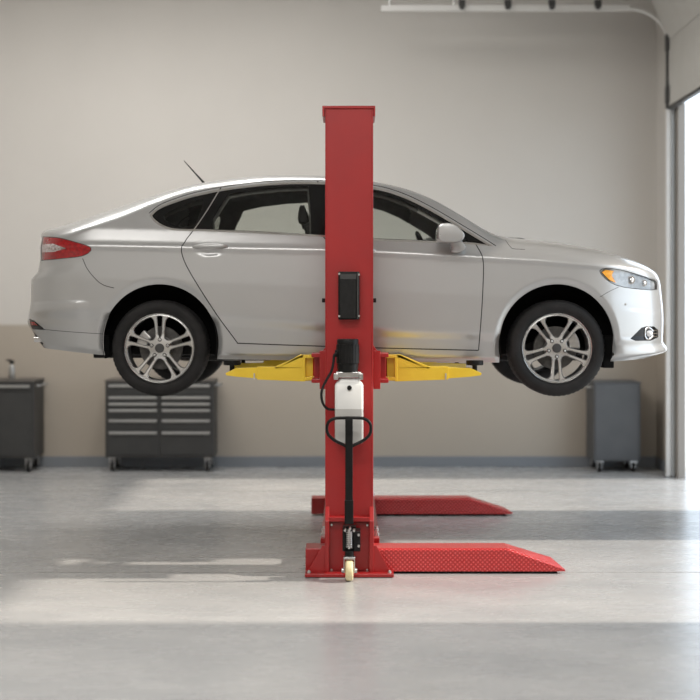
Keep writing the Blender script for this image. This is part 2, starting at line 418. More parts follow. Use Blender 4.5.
def lin(uv): 
    a = np.array(uv, float); xs = (a[:,0]-HX)/139.3; zs = CZ+(HY-a[:,1])/139.3
    return lambda x: np.interp(x, xs, zs)
f_zc = lin([(30,246),(90,246.2),(200,248.2),(324,250.4),(373,252.2),(483,257.9),(540,261),(600,266),(670,272)])
f_zl = lin([(100,311),(225,317),(324,324),(372,328.7),(499,333),(620,338)])
f_zb = lin([(30,226),(150,228.5),(205,230.5),(325,236.6),(373,240.4),(493,245.5),(560,249),(670,262)])
AX = ((159.3-HX)/F*10.0, (557.3-HX)/F*10.0); AZ = CZ-(341.5-HY)/F*10.0; AR = 57.3/F*10.0
def sstep(t): t = np.clip(t, 0, 1); return t*t*(3-2*t)
KO = np.array([-.084,-.052,-.030,-.001,.004,.008,.004,.002,.014,-.012,-.045,-.165,-.325,-.40])
def prof(x, z):
    zc = f_zc(x); zl = f_zl(x); zb = f_zb(x); zs = fB(x)
    K = [zs, zs+.035, zl-.06, zl-.004, zl+.02, (zl+zc)/2+.0, zc-.10, zc-.022, zc, zc+.035, zb, zb+.20, zb+.40, zb+.6]
    out = np.full(np.shape(z), KO[0])
    for i in range(len(K)-1):
        t = np.clip((z-K[i])/np.maximum(K[i+1]-K[i], 1e-4), 0, 1); out = out+(KO[i+1]-KO[i])*t
    return out
def bump2(x, z, cx, cz, sx, sz): return np.exp(-(((x-cx)/sx)**2+((z-cz)/sz)**2)**2)
HANDLES = [((210.5-HX)/139.0, CZ+(HY-249)/139.0), ((357.5-HX)/139.0, CZ+(HY-253.0)/139.0)]
def Yw(p, q):
    x, z = XZ(p, q)
    o = sum(prof(x, z+d) for d in (-.012,-.006,0,.006,.012))/5
    H = fT(x)-fB(x)
    for ax in AX:
        r = np.hypot(x-ax, z-AZ)
        o = o-.016*sstep((.470-r)/.11)-.010*sstep((.462-r)/.05)
    # bumper ledges
    o = o+.009*sstep((-1.86-x)/.12)*sstep((1.862+.035*(x+2)-z)/.03)
    o = o+.009*sstep((x-1.93)/.2)*sstep((1.80-.10*(x-2.1)-z)/.035)
    o = o+.016*sstep((x-1.88)/.12)*sstep((1.60-z)/.045)
    for hx, hz in HANDLES: o = o-.013*bump2(x, z, hx-.005, hz-.020, .075, .026)
    W = .925+o
    ue = np.clip((1-p)*4.9/.80, 0, 1); ur = np.clip(p*4.9/.62, 0, 1)
    ge = np.maximum(1-(1-ue)**2.5, 0)**(1/2.5)*np.maximum(1-(1-ur)**2.9, 0)**(1/2.9)
    cabin = sstep((x+1.75)/.6)*sstep((1.15-x)/.4)
    hh = .165-.070*cabin
    ut = np.clip((1-q)*H/hh, 0, 1); n = 2.3+.3*cabin
    gt = np.maximum(1-(1-ut)**n, 0)**(1/n)
    return W*ge*gt
def refit():
    global fL, fR, fT, fB
    Tk[0] = Lk[-1]; Tk[-1] = Rk[-1]; Bk[0] = Lk[0]; Bk[-1] = Rk[0]
    fB = pchip(Bk[:,0], Bk[:,1]); fT = pchip(Tk[:,0], Tk[:,1]); fL = pchip(Lk[:,1], Lk[:,0]); fR = pchip(Rk[:,1], Rk[:,0])
for _ in range(9):
    # move the centreline profile until the outline seen from the viewpoint has the traced shape
    pp = np.concatenate([[0,.0005,.002], np.linspace(.004, .12, 36)]); qq = np.linspace(0, 1, 160)
    P_, Q_ = np.meshgrid(pp, qq)
    for K, T_k, side in ((Lk, REAR_T, 0), (Rk, FRONT_T, 1)):
        Pp = P_ if side == 0 else 1-P_
        x, z = XZ(Pp, Q_); y = -Yw(Pp, Q_); D = 10.925+y; u = HX+x/D*F; v = HY+(CZ-z)/D*F
        for i in range(len(K)):
            near = np.abs(v-T_k[i][1]) < 1.6
            if not near.any(): continue
            e = u[near].min() if side == 0 else u[near].max()
            K[i,0] += .8*(T_k[i][0]-e)/F*10.8
    refit()
def S(p, q):
    x, z = XZ(p, q); return np.stack([x, -Yw(p, q), z], -1)
def normals(p, q):
    e = 1.5e-4
    p0, p1 = np.clip(p-e,0,1), np.clip(p+e,0,1); q0, q1 = np.clip(q-e,0,1), np.clip(q+e,0,1)
    a = S(p1, q)-S(p0, q); b = S(p, q1)-S(p, q0); n = np.cross(a, b); l = np.linalg.norm(n, axis=-1, keepdims=True)
    n = n/np.maximum(l, 1e-12); return n
ends = np.array([0,.00012,.0004,.0009,.0017,.0028,.0043,.0062,.0088,.012,.0155])
pv = np.concatenate([ends, np.linspace(.0195, 1-.0195, 236), (1-ends)[::-1]])
tops = np.array([0,.0003,.0009,.0018,.0027,.0036,.0045,.0055,.0065,.0076,.0088,.0102,.012,.0145,.0175,.0215,.0255,.0305])
qv = np.concatenate([np.linspace(0, 1-.036, 84), (1-tops)[::-1]])
NI, NJ = len(pv), len(qv)
def to_ij(p, q): return np.interp(p, pv, np.arange(NI)), np.interp(q, qv, np.arange(NJ))
def to_pq(i, j): return np.interp(i, np.arange(NI), pv), np.interp(j, np.arange(NJ), qv)
def inv(x, z):
    p = np.clip((x-Bk[0,0])/(Bk[-1,0]-Bk[0,0]), 0, 1); zt = fT(x); zb = fB(x); q = np.clip((z-zb)/(zt-zb), 0, 1)
    for _ in range(14):
        X, Z = XZ(p, q); e = 1e-4
        X1, Z1 = XZ(p+e, q); X2, Z2 = XZ(p, q+e)
        a, b, c, d = (X1-X)/e, (X2-X)/e, (Z1-Z)/e, (Z2-Z)/e; det = a*d-b*c
        dx, dz = x-X, z-Z
        p = np.clip(p+.9*(d*dx-b*dz)/det, 0, 1); q = np.clip(q+.9*(-c*dx+a*dz)/det, 0, 1)
    return p, q
def px_to_pq(pts):
    P = np.array(pts, float); yv = np.full(len(P), .88)
    for _ in range(10):
        D = 10.925-yv; x = (P[:,0]-HX)/F*D; z = CZ-(P[:,1]-HY)/F*D; p, q = inv(x, z); yv = .5*yv+.5*Yw(p, q)
    return p, q
def px_ij(pts): return [tuple(t) for t in np.stack(to_ij(*px_to_pq(pts)), -1)]
def on_body(u, v, out=0.):
    p, q = px_to_pq([(u, v)]); s = S(p, q)[0]; return (s[0], YC+s[1]-out, s[2])

# --- outlines on the side of the car (traced)
dlo_top = [(149.8,215),(155,209.8),(163,205.2),(177,200),(191,195.6),(205,192.3),(219.9,189.4),(242,186.2),(270,183.4),(298,182.2),(325,182.6),(350,184.2),(373,187.3),
  (388.6,190.6),(407,197.2),(425.7,206.2),(444.3,216.6),(462.9,227.8),(481.4,239),(493.5,246.4)]
dlo_bot = [(473,244.4),(430,242.6),(373,240.6),(325,237),(260,233.6),(205,231.2),(185,231),(170,229.6),(158,224.5),(151.5,218.6)]
dlo = catmull(dlo_top, 4)+catmull(dlo_bot, 4)
dlo_in = offset_poly(dlo, 1.9)
def pane(pts, rounds=1, step=4.): return densify(chaikin(pts, rounds) if rounds else pts, step)
q_pane = pane([(160.5,215.6),(176,207.8),(196,200.6),(205.5,198.2),(196,224.8),(190,226.8),(173,226)], 2)
r_pane = pane([(213.3,229.3),(212.8,219.5),(219,209),(228.5,194.0),(250,190.0),(280,187.0),(305.5,186),(308.5,186.4),(310.6,210),(311.2,234.2),(260,231.4)], 0)
f_pane = pane([(327,235.2),(326,210),(327,186.6),(350,188.2),(373,191.4),(388,195),(406,202),(424,211),(441,221),(453,229.2),(453,241.2),(430,240.4),(373,238.4)], 0)
t_pane = pane([(457,233.6),(470,241.8),(457,241.4)], 0)
front_door = catmull([(321.5,178.9),(336,179.4),(373,184.6),(407,194.6),(444.3,214),(473,231.4)], 4)+catmull([(473.2,234),(474.9,243),(480,251.2),(483.4,262.9),(482.6,295),(480.7,324.6),(478.3,350.3)], 5)+catmull([(478.3,350.3),(373,347.8),(331.5,346.2)], 6)+[(331,300),(329,246),(323.5,237),(320,208)]
rear_door = catmull([(220.0,187.4),(242,183.2),(270,180.7),(298,179.4),(317.5,179.0)], 4)+catmull([(319.6,208),(323,237),(328.5,246),(330.5,300),(330.5,346)], 5)+catmull([(330,346.1),(237.5,343)], 6)+catmull([(237,343),(214.6,311.5),(190.6,273.4),(182.5,256),(181.8,246),(186.5,239),(194,229.5),(207,210.5),(219.6,190)], 5)
gaps = [strip_poly(l, w_) for l, w_ in [
  (catmull([(237.5,343),(214.6,311.5),(190.6,273.4),(182.5,256),(181.8,246),(186.5,239),(194,229.5),(207,210.5),(219.4,190),(221,187.6)], 5), 1.0),
  (catmull([(237,343.2),(280,344.8),(325,346.3),(373,347.8),(478.5,350.4)], 6), 1.1),
  (catmull([(478.5,350.4),(480.7,324.6),(482.6,295),(483.4,262.9),(480,251.2),(474.9,243),(473,233.7)], 5), 1.0),
  (catmull([(317.6,180),(320,208),(323.5,237),(329,246),(331,300),(331,346)], 5), 1.1),
  (catmull([(149.0,213.2),(155,208.0),(163,203.2),(177,197.9),(191,193.5),(205,190.2),(219.9,187.3),(242,184),(270,181.3),(298,180.1),(325,180.5),(350,182.1),(373,185.2),
     (388.6,188.4),(407,194.9),(425.7,203.9),(444.3,214.3),(462.9,225.5),(481.4,236.7),(496,245.9)], 4), .8),
  (catmull([(82.6,258.5),(88,270),(99.3,282.6),(108,286.6),(114,288)], 4), .7),
  (catmull([(600.0,297),(610,291),(619,287)], 4), .5),
  (catmull([(44,329.5),(70,331.8),(103,334)], 4), .5),
  (catmull([(505.5,240),(508.5,244.6),(512,248.5),(525,249.4)], 4), .5),
]]
tail = densify(catmull([(42.8,237.0),(58.4,238.2),(75,242.4),(90.6,248.2),(83.5,255.2),(62,258.2),(41.8,260)], 3, False)+[(41.6,245)], 3)
tail_clear = densify([(41.7,244.6),(53,243.6),(65.9,248.4),(53.5,252),(41.7,252.3)], 3)
head = densify(chaikin([(599.3,272),(603,268.4),(617,269.4),(630,272.6),(643,276.4),(651,279.4),(656.6,281.6),(656.8,286),(656.6,290),(636,288.6),(619,286),(608.5,281.2)], 1), 3)
amber = densify([(601.8,272.3),(605.5,269.9),(614,270.8),(611.8,275.3),(616,283.0),(609.8,280.3)], 3)
fog = densify(chaikin([(628,341),(637,332),(643,326.2),(658.2,326.6),(658.6,340.6)], 1), 3)
refl = densify([(28.9,318.6),(34.3,320.6),(45.5,330),(31.5,329.3)], 3)
refl_red = densify([(29.6,321.5),(34,322),(37.5,325.5),(30.2,325)], 2)
outlet = densify([(31.8,332.3),(35.5,334.2),(43.5,343.5),(41.2,345.0),(36,339)], 3)
arches = []
for c in ((159.3,341.5), (557.3,341.5)):
    r = 57.3; a = np.linspace(PI, 2*PI, 60)
    arches.append([(c[0]+r*math.cos(t), c[1]+r*math.sin(t)) for t in a]+[(c[0]+r-.2,352),(c[0]+r-.6,358)]+[(c[0]-r+.6,358),(c[0]-r+.2,352)])
def arch_ij(k):
    ax = AX[k]; out = []
    for t in np.linspace(PI, 0, 64): out.append((ax+AR*math.cos(t), AZ+AR*math.sin(t)))
    za, zb_ = float(fB(ax+AR)), float(fB(ax-AR))
    pts = out+[(ax+AR, AZ-.04), (ax+AR, AZ-.08), (ax+AR-.003, za+.03), (ax+AR-.004, za+.0005)]
    pre = [(ax-AR+.004, zb_+.0005), (ax-AR+.003, zb_+.03), (ax-AR, AZ-.08), (ax-AR, AZ-.04)]
    pts = pre+pts; P = np.array(pts); p, q = inv(P[:,0], P[:,1]); I, J = to_ij(p, q)
    res = list(zip(I, J)); res[0] = (res[0][0], -0.0); res[-1] = (res[-1][0], 0.0)
    return res
arch_poly = [arch_ij(0), arch_ij(1)]
def band(xa, xb, d, n=40, top=None):
    """region just below the centreline silhouette between two x"""
    xs = np.linspace(xa, xb, n); p, q = inv(xs, fT(xs)-d*np.sin(np.linspace(.12, PI-.12, n))**.25); I, J = to_ij(p, q)
    return list(zip(I, J))+[(I[-1], NJ-1), (I[0], NJ-1)]
regs = {}
regs['dlo'] = px_ij(dlo); regs['dlo_in'] = px_ij(dlo_in)
regs['q_pane'] = px_ij(q_pane); regs['r_pane'] = px_ij(r_pane); regs['f_pane'] = px_ij(f_pane); regs['t_pane'] = px_ij(t_pane)
for n_, p_ in (('q_in', q_pane), ('r_in', r_pane), ('f_in', f_pane)): regs[n_] = px_ij(offset_poly(p_, 1.6))
regs['front_door'] = px_ij(front_door); regs['rear_door'] = px_ij(rear_door)
for i, g_ in enumerate(gaps): regs['gap%d' % i] = px_ij(g_)
for n_, p_ in (('tail', tail), ('tail_clear', tail_clear), ('head', head), ('amber', amber), ('fog', fog), ('refl', refl), ('refl_red', refl_red), ('outlet', outlet)): regs[n_] = px_ij(p_)
regs['arch0'], regs['arch1'] = arch_poly
regs['windshield'] = band(.36, 1.06, .030); regs['rear_window'] = band(-1.86, -1.17, .022)
# hood: above the shut line
hl = catmull([(505.5,240),(508.5,244.6),(512,248.5),(535,250.6),(560,254.4),(590,260.4),(612,266),(630,271),(648,277)], 4)
hl_ij = px_ij(hl); regs['hood'] = hl_ij+[(NI-6, hl_ij[-1][1]+1.5), (NI-6, NJ-1), (hl_ij[0][0], NJ-1)]
gi0 = NI-1-6; regs['grille'] = [(gi0, 26), (NI-1, 26), (NI-1, 60), (gi0, 60)]

verts = []; edges = []
def add_loop(loop):
    o = len(verts); out = []
    for a, b in loop: verts.append((min(max(a,0),NI-1), min(max(b,0),NJ-1)))
    n = len(loop); 
    for i in range(n): edges.append((o+i, o+(i+1)%n))
for n_, l_ in (('gap%d' % len(gaps), head), ('gap%d' % (len(gaps)+1), tail)): regs[n_] = px_ij(offset_poly(l_, -.7))
gaps += [None, None]
for k_, l_ in regs.items(): add_loop(l_)
def add_line(x, z):
    p, q = inv(np.array(x), np.array(z)); I, J = to_ij(p, q); o = len(verts)
    ok = (J > .3) & (I > 1) & (I < NI-2); pts = [(a, b) for a, b, c in zip(I, J, ok) if c]
    verts.extend(pts); edges.extend((o+i, o+i+1) for i in range(len(pts)-1))
for ax in AX:
    for r in (AR+.012, .436, .4445, .452, .460, .468, .4765):
        t = np.linspace(-.22, PI+.22, 90); add_line(ax+r*np.cos(t), AZ+r*np.sin(t))
xs_ = np.concatenate([np.arange(-2.25, AX[0]-.50, .03)]), np.arange(AX[0]+.52, AX[1]-.52, .03), np.arange(AX[1]+.5, 2.25, .03)
xall = np.arange(-2.25, 2.2, .03)
for d_ in (-.034, -.022, -.011, 0., .011, .024, .035, .047): add_line(xall, f_zc(xall)+d_)
for d_ in (-.016, -.004, .008, .020, .032): add_line(xs_[1], f_zl(xs_[1])+d_)
cp = np.array(verts)
# distance of grid points to constraint samples
seg = np.array([(verts[a], verts[b]) for a, b in edges]); A_ = seg[:,0]; B_ = seg[:,1]; AB = B_-A_; LL = np.maximum((AB**2).sum(1), 1e-12)
for i in range(NI):
    P = np.stack([np.full(NJ, float(i)), np.arange(NJ, dtype=float)], -1)
    near = np.where((np.minimum(A_[:,0], B_[:,0]) < i+.6) & (np.maximum(A_[:,0], B_[:,0]) > i-.6))[0]
    if len(near):
        a = A_[near]; ab = AB[near]; t = np.clip(((P[:,None]-a)*ab).sum(2)/LL[near], 0, 1)
        d = np.sqrt((((a+t[...,None]*ab)-P[:,None])**2).sum(2)).min(1)
    else: d = np.full(NJ, 9.)
    for j_ in range(NJ):
        if d[j_] > .22 or i in (0, NI-1) or j_ in (0, NJ-1): verts.append((float(i), float(j_)))
SH = .13
rv, re_, rf, _, _, _ = delaunay_2d_cdt([Vector((v[0]+SH*v[1], v[1])) for v in verts], edges, [], 0, 1e-4, False)
IJ = np.array([(v.x-SH*v.y, v.y) for v in rv]); TR = np.array([tuple(f) for f in rf if len(f) == 3])
cen = IJ[TR].mean(1)
PQ = to_pq(IJ[:,0], IJ[:,1]); POS = S(*PQ); NOR = normals(*PQ)
# centreline: keep vertices on the mirror plane
NOR[:,1] = np.where(NOR[:,1] > 0, -NOR[:,1], NOR[:,1])
ins = {k_: inside(cen[:,0], cen[:,1], l_) for k_, l_ in regs.items()}
cls = np.full(len(TR), 'body', dtype=object)
cls[ins['hood']] = 'hood'
cls[ins['windshield']] = 'windshield'; cls[ins['rear_window']] = 'rear_window'
cls[ins['front_door']] = 'front_door'; cls[ins['rear_door']] = 'rear_door'
for i in range(len(gaps)): cls[ins['gap%d' % i] & ~ins['dlo']] = 'gap'
cls[(cls == 'gap') & (ins['head'] | ins['tail'])] = 'body'
cls[ins['dlo']] = 'chrome'; cls[ins['dlo_in']] = 'pillar'
cls[ins['gap0'] & ins['dlo']] = 'gapc'
cls[ins['q_pane']] = 'q_pane'; cls[ins['r_pane']] = 'r_pane'; cls[ins['f_pane']] = 'f_pane'; cls[ins['t_pane']] = 't_pane'
cls[ins['tail']] = 'tail'; cls[ins['tail_clear']] = 'tail_clear'; cls[ins['head']] = 'head'; cls[ins['amber']] = 'amber'
cls[ins['fog']] = 'fog'; cls[ins['refl']] = 'refl'; cls[ins['refl_red']] = 'refl_red'; cls[ins['outlet']] = 'outlet'; cls[ins['grille']] = 'grille'
cls[ins['arch0'] | ins['arch1']] = 'none'

CARZ = 1.17
car = thing('car', 'silver four-door sedan raised off the floor on the arms of the red lift', 'car', (0, YC, CARZ))
def patch(name, sel, mats, parent=None, sides=(1, -1), offset=0., mi=None, flip=False):
    """faces of the body surface as one mesh; sides: 1 near the viewer, -1 far"""
    idx = np.where(sel)[0]; tris = TR[idx]; used, invx = np.unique(tris, return_inverse=True); tris = invx.reshape(-1, 3)
    P0 = POS[used]-NOR[used]*offset; N0 = NOR[used]; V = []; NN = []; Fs = []; MI = []
    for s in sides:
        o = len(V); 
        for p_, n_ in zip(P0, N0):
            V.append((p_[0], p_[1]*s, p_[2]+0.)); NN.append((n_[0], n_[1]*s, n_[2]))
        for k_, t in enumerate(tris):
            Fs.append(tuple(int(o+a) for a in (t if s == 1 else t[::-1]))); MI.append(int(mi[idx[k_]]) if mi is not None else 0)
    me = bpy.data.meshes.new(name); me.from_pydata([(v[0], v[1], v[2]-CARZ) for v in V], [], Fs)
    for m_ in (mats if isinstance(mats, (list, tuple)) else [mats]): me.materials.append(m_)
    me.polygons.foreach_set('use_smooth', [True]*len(Fs)); me.polygons.foreach_set('material_index', MI); me.update()
    # orientation check against the analytic normals
    dots = 0.
    for pl in list(me.polygons)[::max(1, len(me.polygons)//50)]: dots += pl.normal.dot(Vector(NN[pl.vertices[0]]))
    if dots < 0: me.flip_normals()
    me.normals_split_custom_set_from_vertices([Vector(n_) if np.isfinite(n_).all() and np.linalg.norm(n_) > .5 else Vector((0,0,1)) for n_ in NN])
    ob = bpy.data.objects.new(name, me); COL.objects.link(ob); ob.parent = parent or car
    if parent and parent is not car: ob.location = -Vector(parent.location)
    return ob
mi = np.zeros(len(TR), int); mi[(cls == 'gap')] = 1
body = patch('body_shell', (cls == 'body') | (cls == 'gap'), [M['paint'], M['gap']], mi=mi)
patch('hood', cls == 'hood', M['paint'])
patch('windshield', cls == 'windshield', M['glass']); patch('rear_window', cls == 'rear_window', M['glass_dark'])
for s in (1, -1):
    patch('window_trim', cls == 'chrome', M['chrome'], sides=(s,))['label'] = 'chrome strip around the side windows'
    patch('pillar_cover', (cls == 'pillar') | (cls == 'gapc'), [M['gloss_black'], M['chrome']], sides=(s,), mi=(cls == 'gapc').astype(int))['label'] = 'gloss black pillar covers'
patch('grille', cls == 'grille', M['gloss_black'], offset=.004)
doors4 = {}
for s in (1, -1):
    fd = patch('front_door', cls == 'front_door', M['paint'], sides=(s,)); rd = patch('rear_door', cls == 'rear_door', M['paint'], sides=(s,))
    doors4[s] = (fd, rd)
    patch('door_window', (cls == 'f_pane') | (cls == 't_pane'), M['glass'], parent=fd, sides=(s,))
    patch('door_window', cls == 'r_pane', M['glass'], parent=rd, sides=(s,))
    patch('quarter_window', cls == 'q_pane', M['glass_dark'], sides=(s,))
    tl = patch('tail_lamp', cls == 'tail', M['lamp_red'], sides=(s,)); tl['label'] = 'red tail lamp'
    patch('reversing_lens', cls == 'tail_clear', M['lamp_clear'], parent=tl, sides=(s,))
    hd = patch('headlamp', cls == 'head', M['lens'], sides=(s,))
    patch('turn_signal', cls == 'amber', M['amber'], parent=hd, sides=(s,))['label'] = 'amber corner of the headlamp'
    patch('lamp_housing', (cls == 'head'), M['reflector'], parent=hd, sides=(s,), offset=.014)
    fg = patch('fog_lamp', cls == 'fog', M['gloss_black'], sides=(s,), offset=.012)
    br_ = patch('bumper_vent', cls == 'refl', M['gloss_black'], sides=(s,))
    patch('bumper_reflector', cls == 'refl_red', M['lamp_red'], parent=br_, sides=(s,))['label'] = 'red reflector in the bumper vent'
    patch('exhaust_recess', cls == 'outlet', M['gloss_black'], sides=(s,), offset=.01)
    def place(u, v, out): 
        x, y, z = on_body(u, v, out); return (x, YC-(YC-y)*s, z)
    # headlamp projectors behind the lens
    for (u, v, r) in ((631,280,.030), (644,283,.024)):
        c = place(u, v, -.009)
        MB().lathe([(r,-.004*s),(r,.0),(r*.86,.012*s),(r*.8,.0),(r*.5,-.010*s),(.003,-.014*s)], c, 'y', 24).build('projector', M['chrome'], hd, smooth=True)
    # chrome bracket and lens of the fog lamp
    c = place(648, 333.4, .002)
    ring = [(c[0]+.030*math.cos(t)*(1+.25*math.cos(t)), c[1], c[2]+.042*math.sin(t)) for t in np.linspace(.35, 2*PI-.35, 22)]
    MB().tube(ring, .007, 8).build('fog_bezel', M['chrome'], fg, smooth=True)
    MB().lathe([(.022,.006),(.024,-.002),(.012,-.010),(.002,-.012)], (c[0]+.012, c[1], c[2]), 'y', 20).build('fog_lens', M['reflector'], fg, smooth=True)
    for dz in (-.022, 0, .022): MB().box(c[0]+.030, c[0]+.068, c[1]-.004, c[1]+.004, c[2]+dz-.003, c[2]+dz+.003).build('fog_slat', M['chrome'], fg)
    # parking sensor
    c = place(625.6, 304.3, .001); MB().lathe([(.008,0),(.0085,-.002*s),(.004,-.004*s)], c, 'y', 16).build('parking_sensor', M['paint'], car, smooth=True)
    # door handles
    for k_, (u, v) in enumerate(((210.5,246.6), (357.5,250.6))):
        rd_ = doors4[s][1-k_]
        cen_ = np.array(place(u, v, .0)); n_ = 15; pts = []; rr = []
        for i in range(n_):
            t = i/(n_-1); x = cen_[0]-.128+.256*t; bow = .030*math.sin(PI*t)**.5
            pts.append((x, cen_[1]-s*(bow-.004), cen_[2]+.004*math.sin(PI*t)+.006*(t-.5))); rr.append(.007+.011*math.sin(PI*min(1, t*1.0))**.6)
        MB().tube(pts, .015, 14, rr=rr).build('door_handle', [M['paint']], rd_, smooth=True)
    # mirror
    fd = doors4[s][0]
    def mp(u, v, D=9.93): x, y, z = at(u, v, D); return (x, z)
    yb = YC-s*(YC-.035)
    outl = [mp(u, v, 9.88) for u, v in catmull([(437,228),(439.5,224.6),(446,223.3),(454,225.2),(461,230.5),(464.2,236.4),(461,241),(452,243.2),(438,241.6),(436.4,235)], 2, True)]
    ya, yb2 = YC-s*(YC-.0), YC-s*(YC+.235)
    MB().pillow(outl, ya, yb2, k=4, steps=14, end=.72).build('side_mirror', M['paint'], fd, smooth=True)
    stalk = [mp(u, v, 9.97) for u, v in catmull([(449,242),(451.5,247),(451,251.8),(457,253.2),(463.5,251),(466.5,247.5),(463.5,243),(460.5,239.5),(452,238)], 2, True)]
    MB().pillow(stalk, YC-s*(YC-.055), YC-s*(YC+.085), k=3, steps=8, end=.7).build('mirror_stalk', M['paint'], fd, smooth=True)
    MB().tube([(mp(u, v, 9.86)[0], YC-s*(YC+.232-.0*u), mp(u, v, 9.86)[1]) for u, v in ((439,234.8),(446,236.2),(451,235.2),(458,236.6))], .003, 6).build('mirror_seam', M['gloss_black'], fd)
    gl = [mp(u, v, 9.86) for u, v in ((436.9,228),(438.9,225.6),(438.4,240.8),(436.3,239))]
    MB().prism(gl, YC-s*(YC+.04), YC-s*(YC+.2)).build('mirror_glass', M['gloss_black'], fd, bevel=.002)
# inner cabin lining
lin_sel = ((cls == 'body') | (cls == 'gap') | (cls == 'gapc') | (cls == 'front_door') | (cls == 'rear_door') | (cls == 'chrome') | (cls == 'pillar') | (cls == 'q_pane') | (cls == 'r_pane') | (cls == 'f_pane') | (cls == 't_pane'))
for k_ in ('q_in', 'r_in', 'f_in'): lin_sel &= ~ins[k_]
cx_ = POS[TR][:,:,0].mean(1); cz_ = POS[TR][:,:,2].mean(1)
lin_sel &= (cx_ > -1.35) & (cx_ < 1.1) & (cz_ > 1.62)
patch('cabin_lining', lin_sel, [M['trim'], M['trim_light']], offset=.035, mi=((cz_ > 2.36) & (cx_ > .50) & (cx_ < .95)).astype(int))

def carpart(mb, name, m_, parent=None, **k): return mb.build(name, m_, parent or car, **k)
# underbody, wheel housings
ub = MB()
HWm = .80
ub.box(AX[0]+AR+.02, AX[1]-AR-.02, YC-HWm, YC+HWm, 1.43, 1.60)
ub.box(AX[0]-AR-.01, AX[0]+AR+.02, YC-.56, YC+.56, 1.45, 1.62); ub.box(AX[1]-AR-.02, AX[1]+AR+.01, YC-.56, YC+.56, 1.45, 1.62)
ub.box(-2.22, AX[0]-AR-.01, YC-.66, YC+.66, 1.56, 1.66); ub.box(AX[1]+AR+.01, 2.22, YC-.66, YC+.66, 1.50, 1.60)
ub.box(-1.95, -1.1, YC-.35, YC+.35, 1.42, 1.5); ub.box(-1.1, 1.3, YC-.09, YC+.09, 1.39, 1.46)
carpart(ub, 'underbody', M['plastic'], bevel=.01)
for k_, ax in enumerate(AX):
    for s in (1, -1):
        m = MB(); n = 40; R = AR-.002; prof_ = [(.012,R),(.10,R+.02),(.33,R+.02)]
        vs = []; fs = []
        for a in np.linspace(-.30, PI+.30, n):
            for d, r in prof_: vs.append((ax+r*math.cos(a), YC-s*(YC-.0-d), AZ+r*math.sin(a)))
        for i in range(n-1):
            for j_ in range(2): fs.append((i*3+j_, i*3+j_+1, (i+1)*3+j_+1, (i+1)*3+j_))
        c0 = len(vs); vs.append((ax, YC-s*(YC-.33), AZ+.05)); 
        for i in range(n-1): fs.append((i*3+2, c0, (i+1)*3+2))
        m.add(vs, fs); carpart(m, 'wheel_liner', M['liner'])
    # axle parts
    carpart(MB().tube([(ax, .30, AZ-.05), (ax, 1.55, AZ-.05)], .03, 12), 'axle', M['liner'])
# black splash guards near the front wheel and behind the rear bumper
gx = at(601,0,10.2)[0]
for s in (1, -1):
    yy = YC-s*(YC-.14)
    carpart(MB().box(at(603,0,10.14)[0], at(614,0,10.14)[0], min(yy, YC-s*(YC-.34)), max(yy, YC-s*(YC-.34)), at(0,368,10.14)[2], 1.60), 'splash_guard', M['liner'], bevel=.006)
    carpart(MB().box(at(104,0,10.14)[0], at(109,0,10.14)[0], min(yy, YC-s*(YC-.34)), max(yy, YC-s*(YC-.34)), at(0,357,10.14)[2], 1.60), 'splash_guard', M['liner'], bevel=.004)
    c_ = on_body(37.5, 338.8, .0); ey = YC-s*(YC-c_[1])
    carpart(MB().lathe([(.020,-.05),(.026,-.045),(.026,.03),(.019,.03)], (c_[0]+.02, ey, c_[2]), 'x', 20), 'exhaust_trim', M['chrome'], smooth=True)
    ex = YC-s*(YC-.38)
    carpart(MB().lathe([(.036,-2.29),(.042,-2.27),(.042,-2.12),(.036,-2.12)], (0, ex, 1.575), 'x', 20), 'exhaust_tip', M['chrome'], smooth=True)
# rear diffuser edge
carpart(MB().prism([cxz(36,331,10.6), cxz(44,345.5,10.6), cxz(84,350,10.6), cxz(84,345,10.6), cxz(50,334,10.6)], .55, 1.30), 'diffuser', M['plastic'], bevel=.006)
# antenna
a0 = (at(205.5,184.6,10.9)); a1 = at(184,160.8,10.95)
ant = MB().tube([a0, tuple(.5*(np.array(a0)+np.array(a1))), a1], .006, 8, rr=[.010,.0055,.0028]); b0 = at(204,185,10.9); b1 = at(217,182.2,10.9)
ant.pillow([(b0[0]-.004, b0[2]-.01), (b0[0], b0[2]+.012), (b0[0]+.03, b0[2]+.016), (b1[0], b1[2]+.004), (b1[0], b1[2]-.01)], .90-.02, .90+.05, steps=6)
carpart(ant, 'antenna', M['plastic'], smooth=True)
# wipers at the foot of the windscreen
w0 = at(505,238.2,10.7); w1 = at(517,239.0,10.7); w2 = at(524,239.8,10.7)
carpart(MB().tube([w0, (w1[0]-.05, w1[1], w1[2]+.004), w1], .009, 8).tube([w1, w2], .012, 8), 'wiper', M['plastic'], smooth=True)
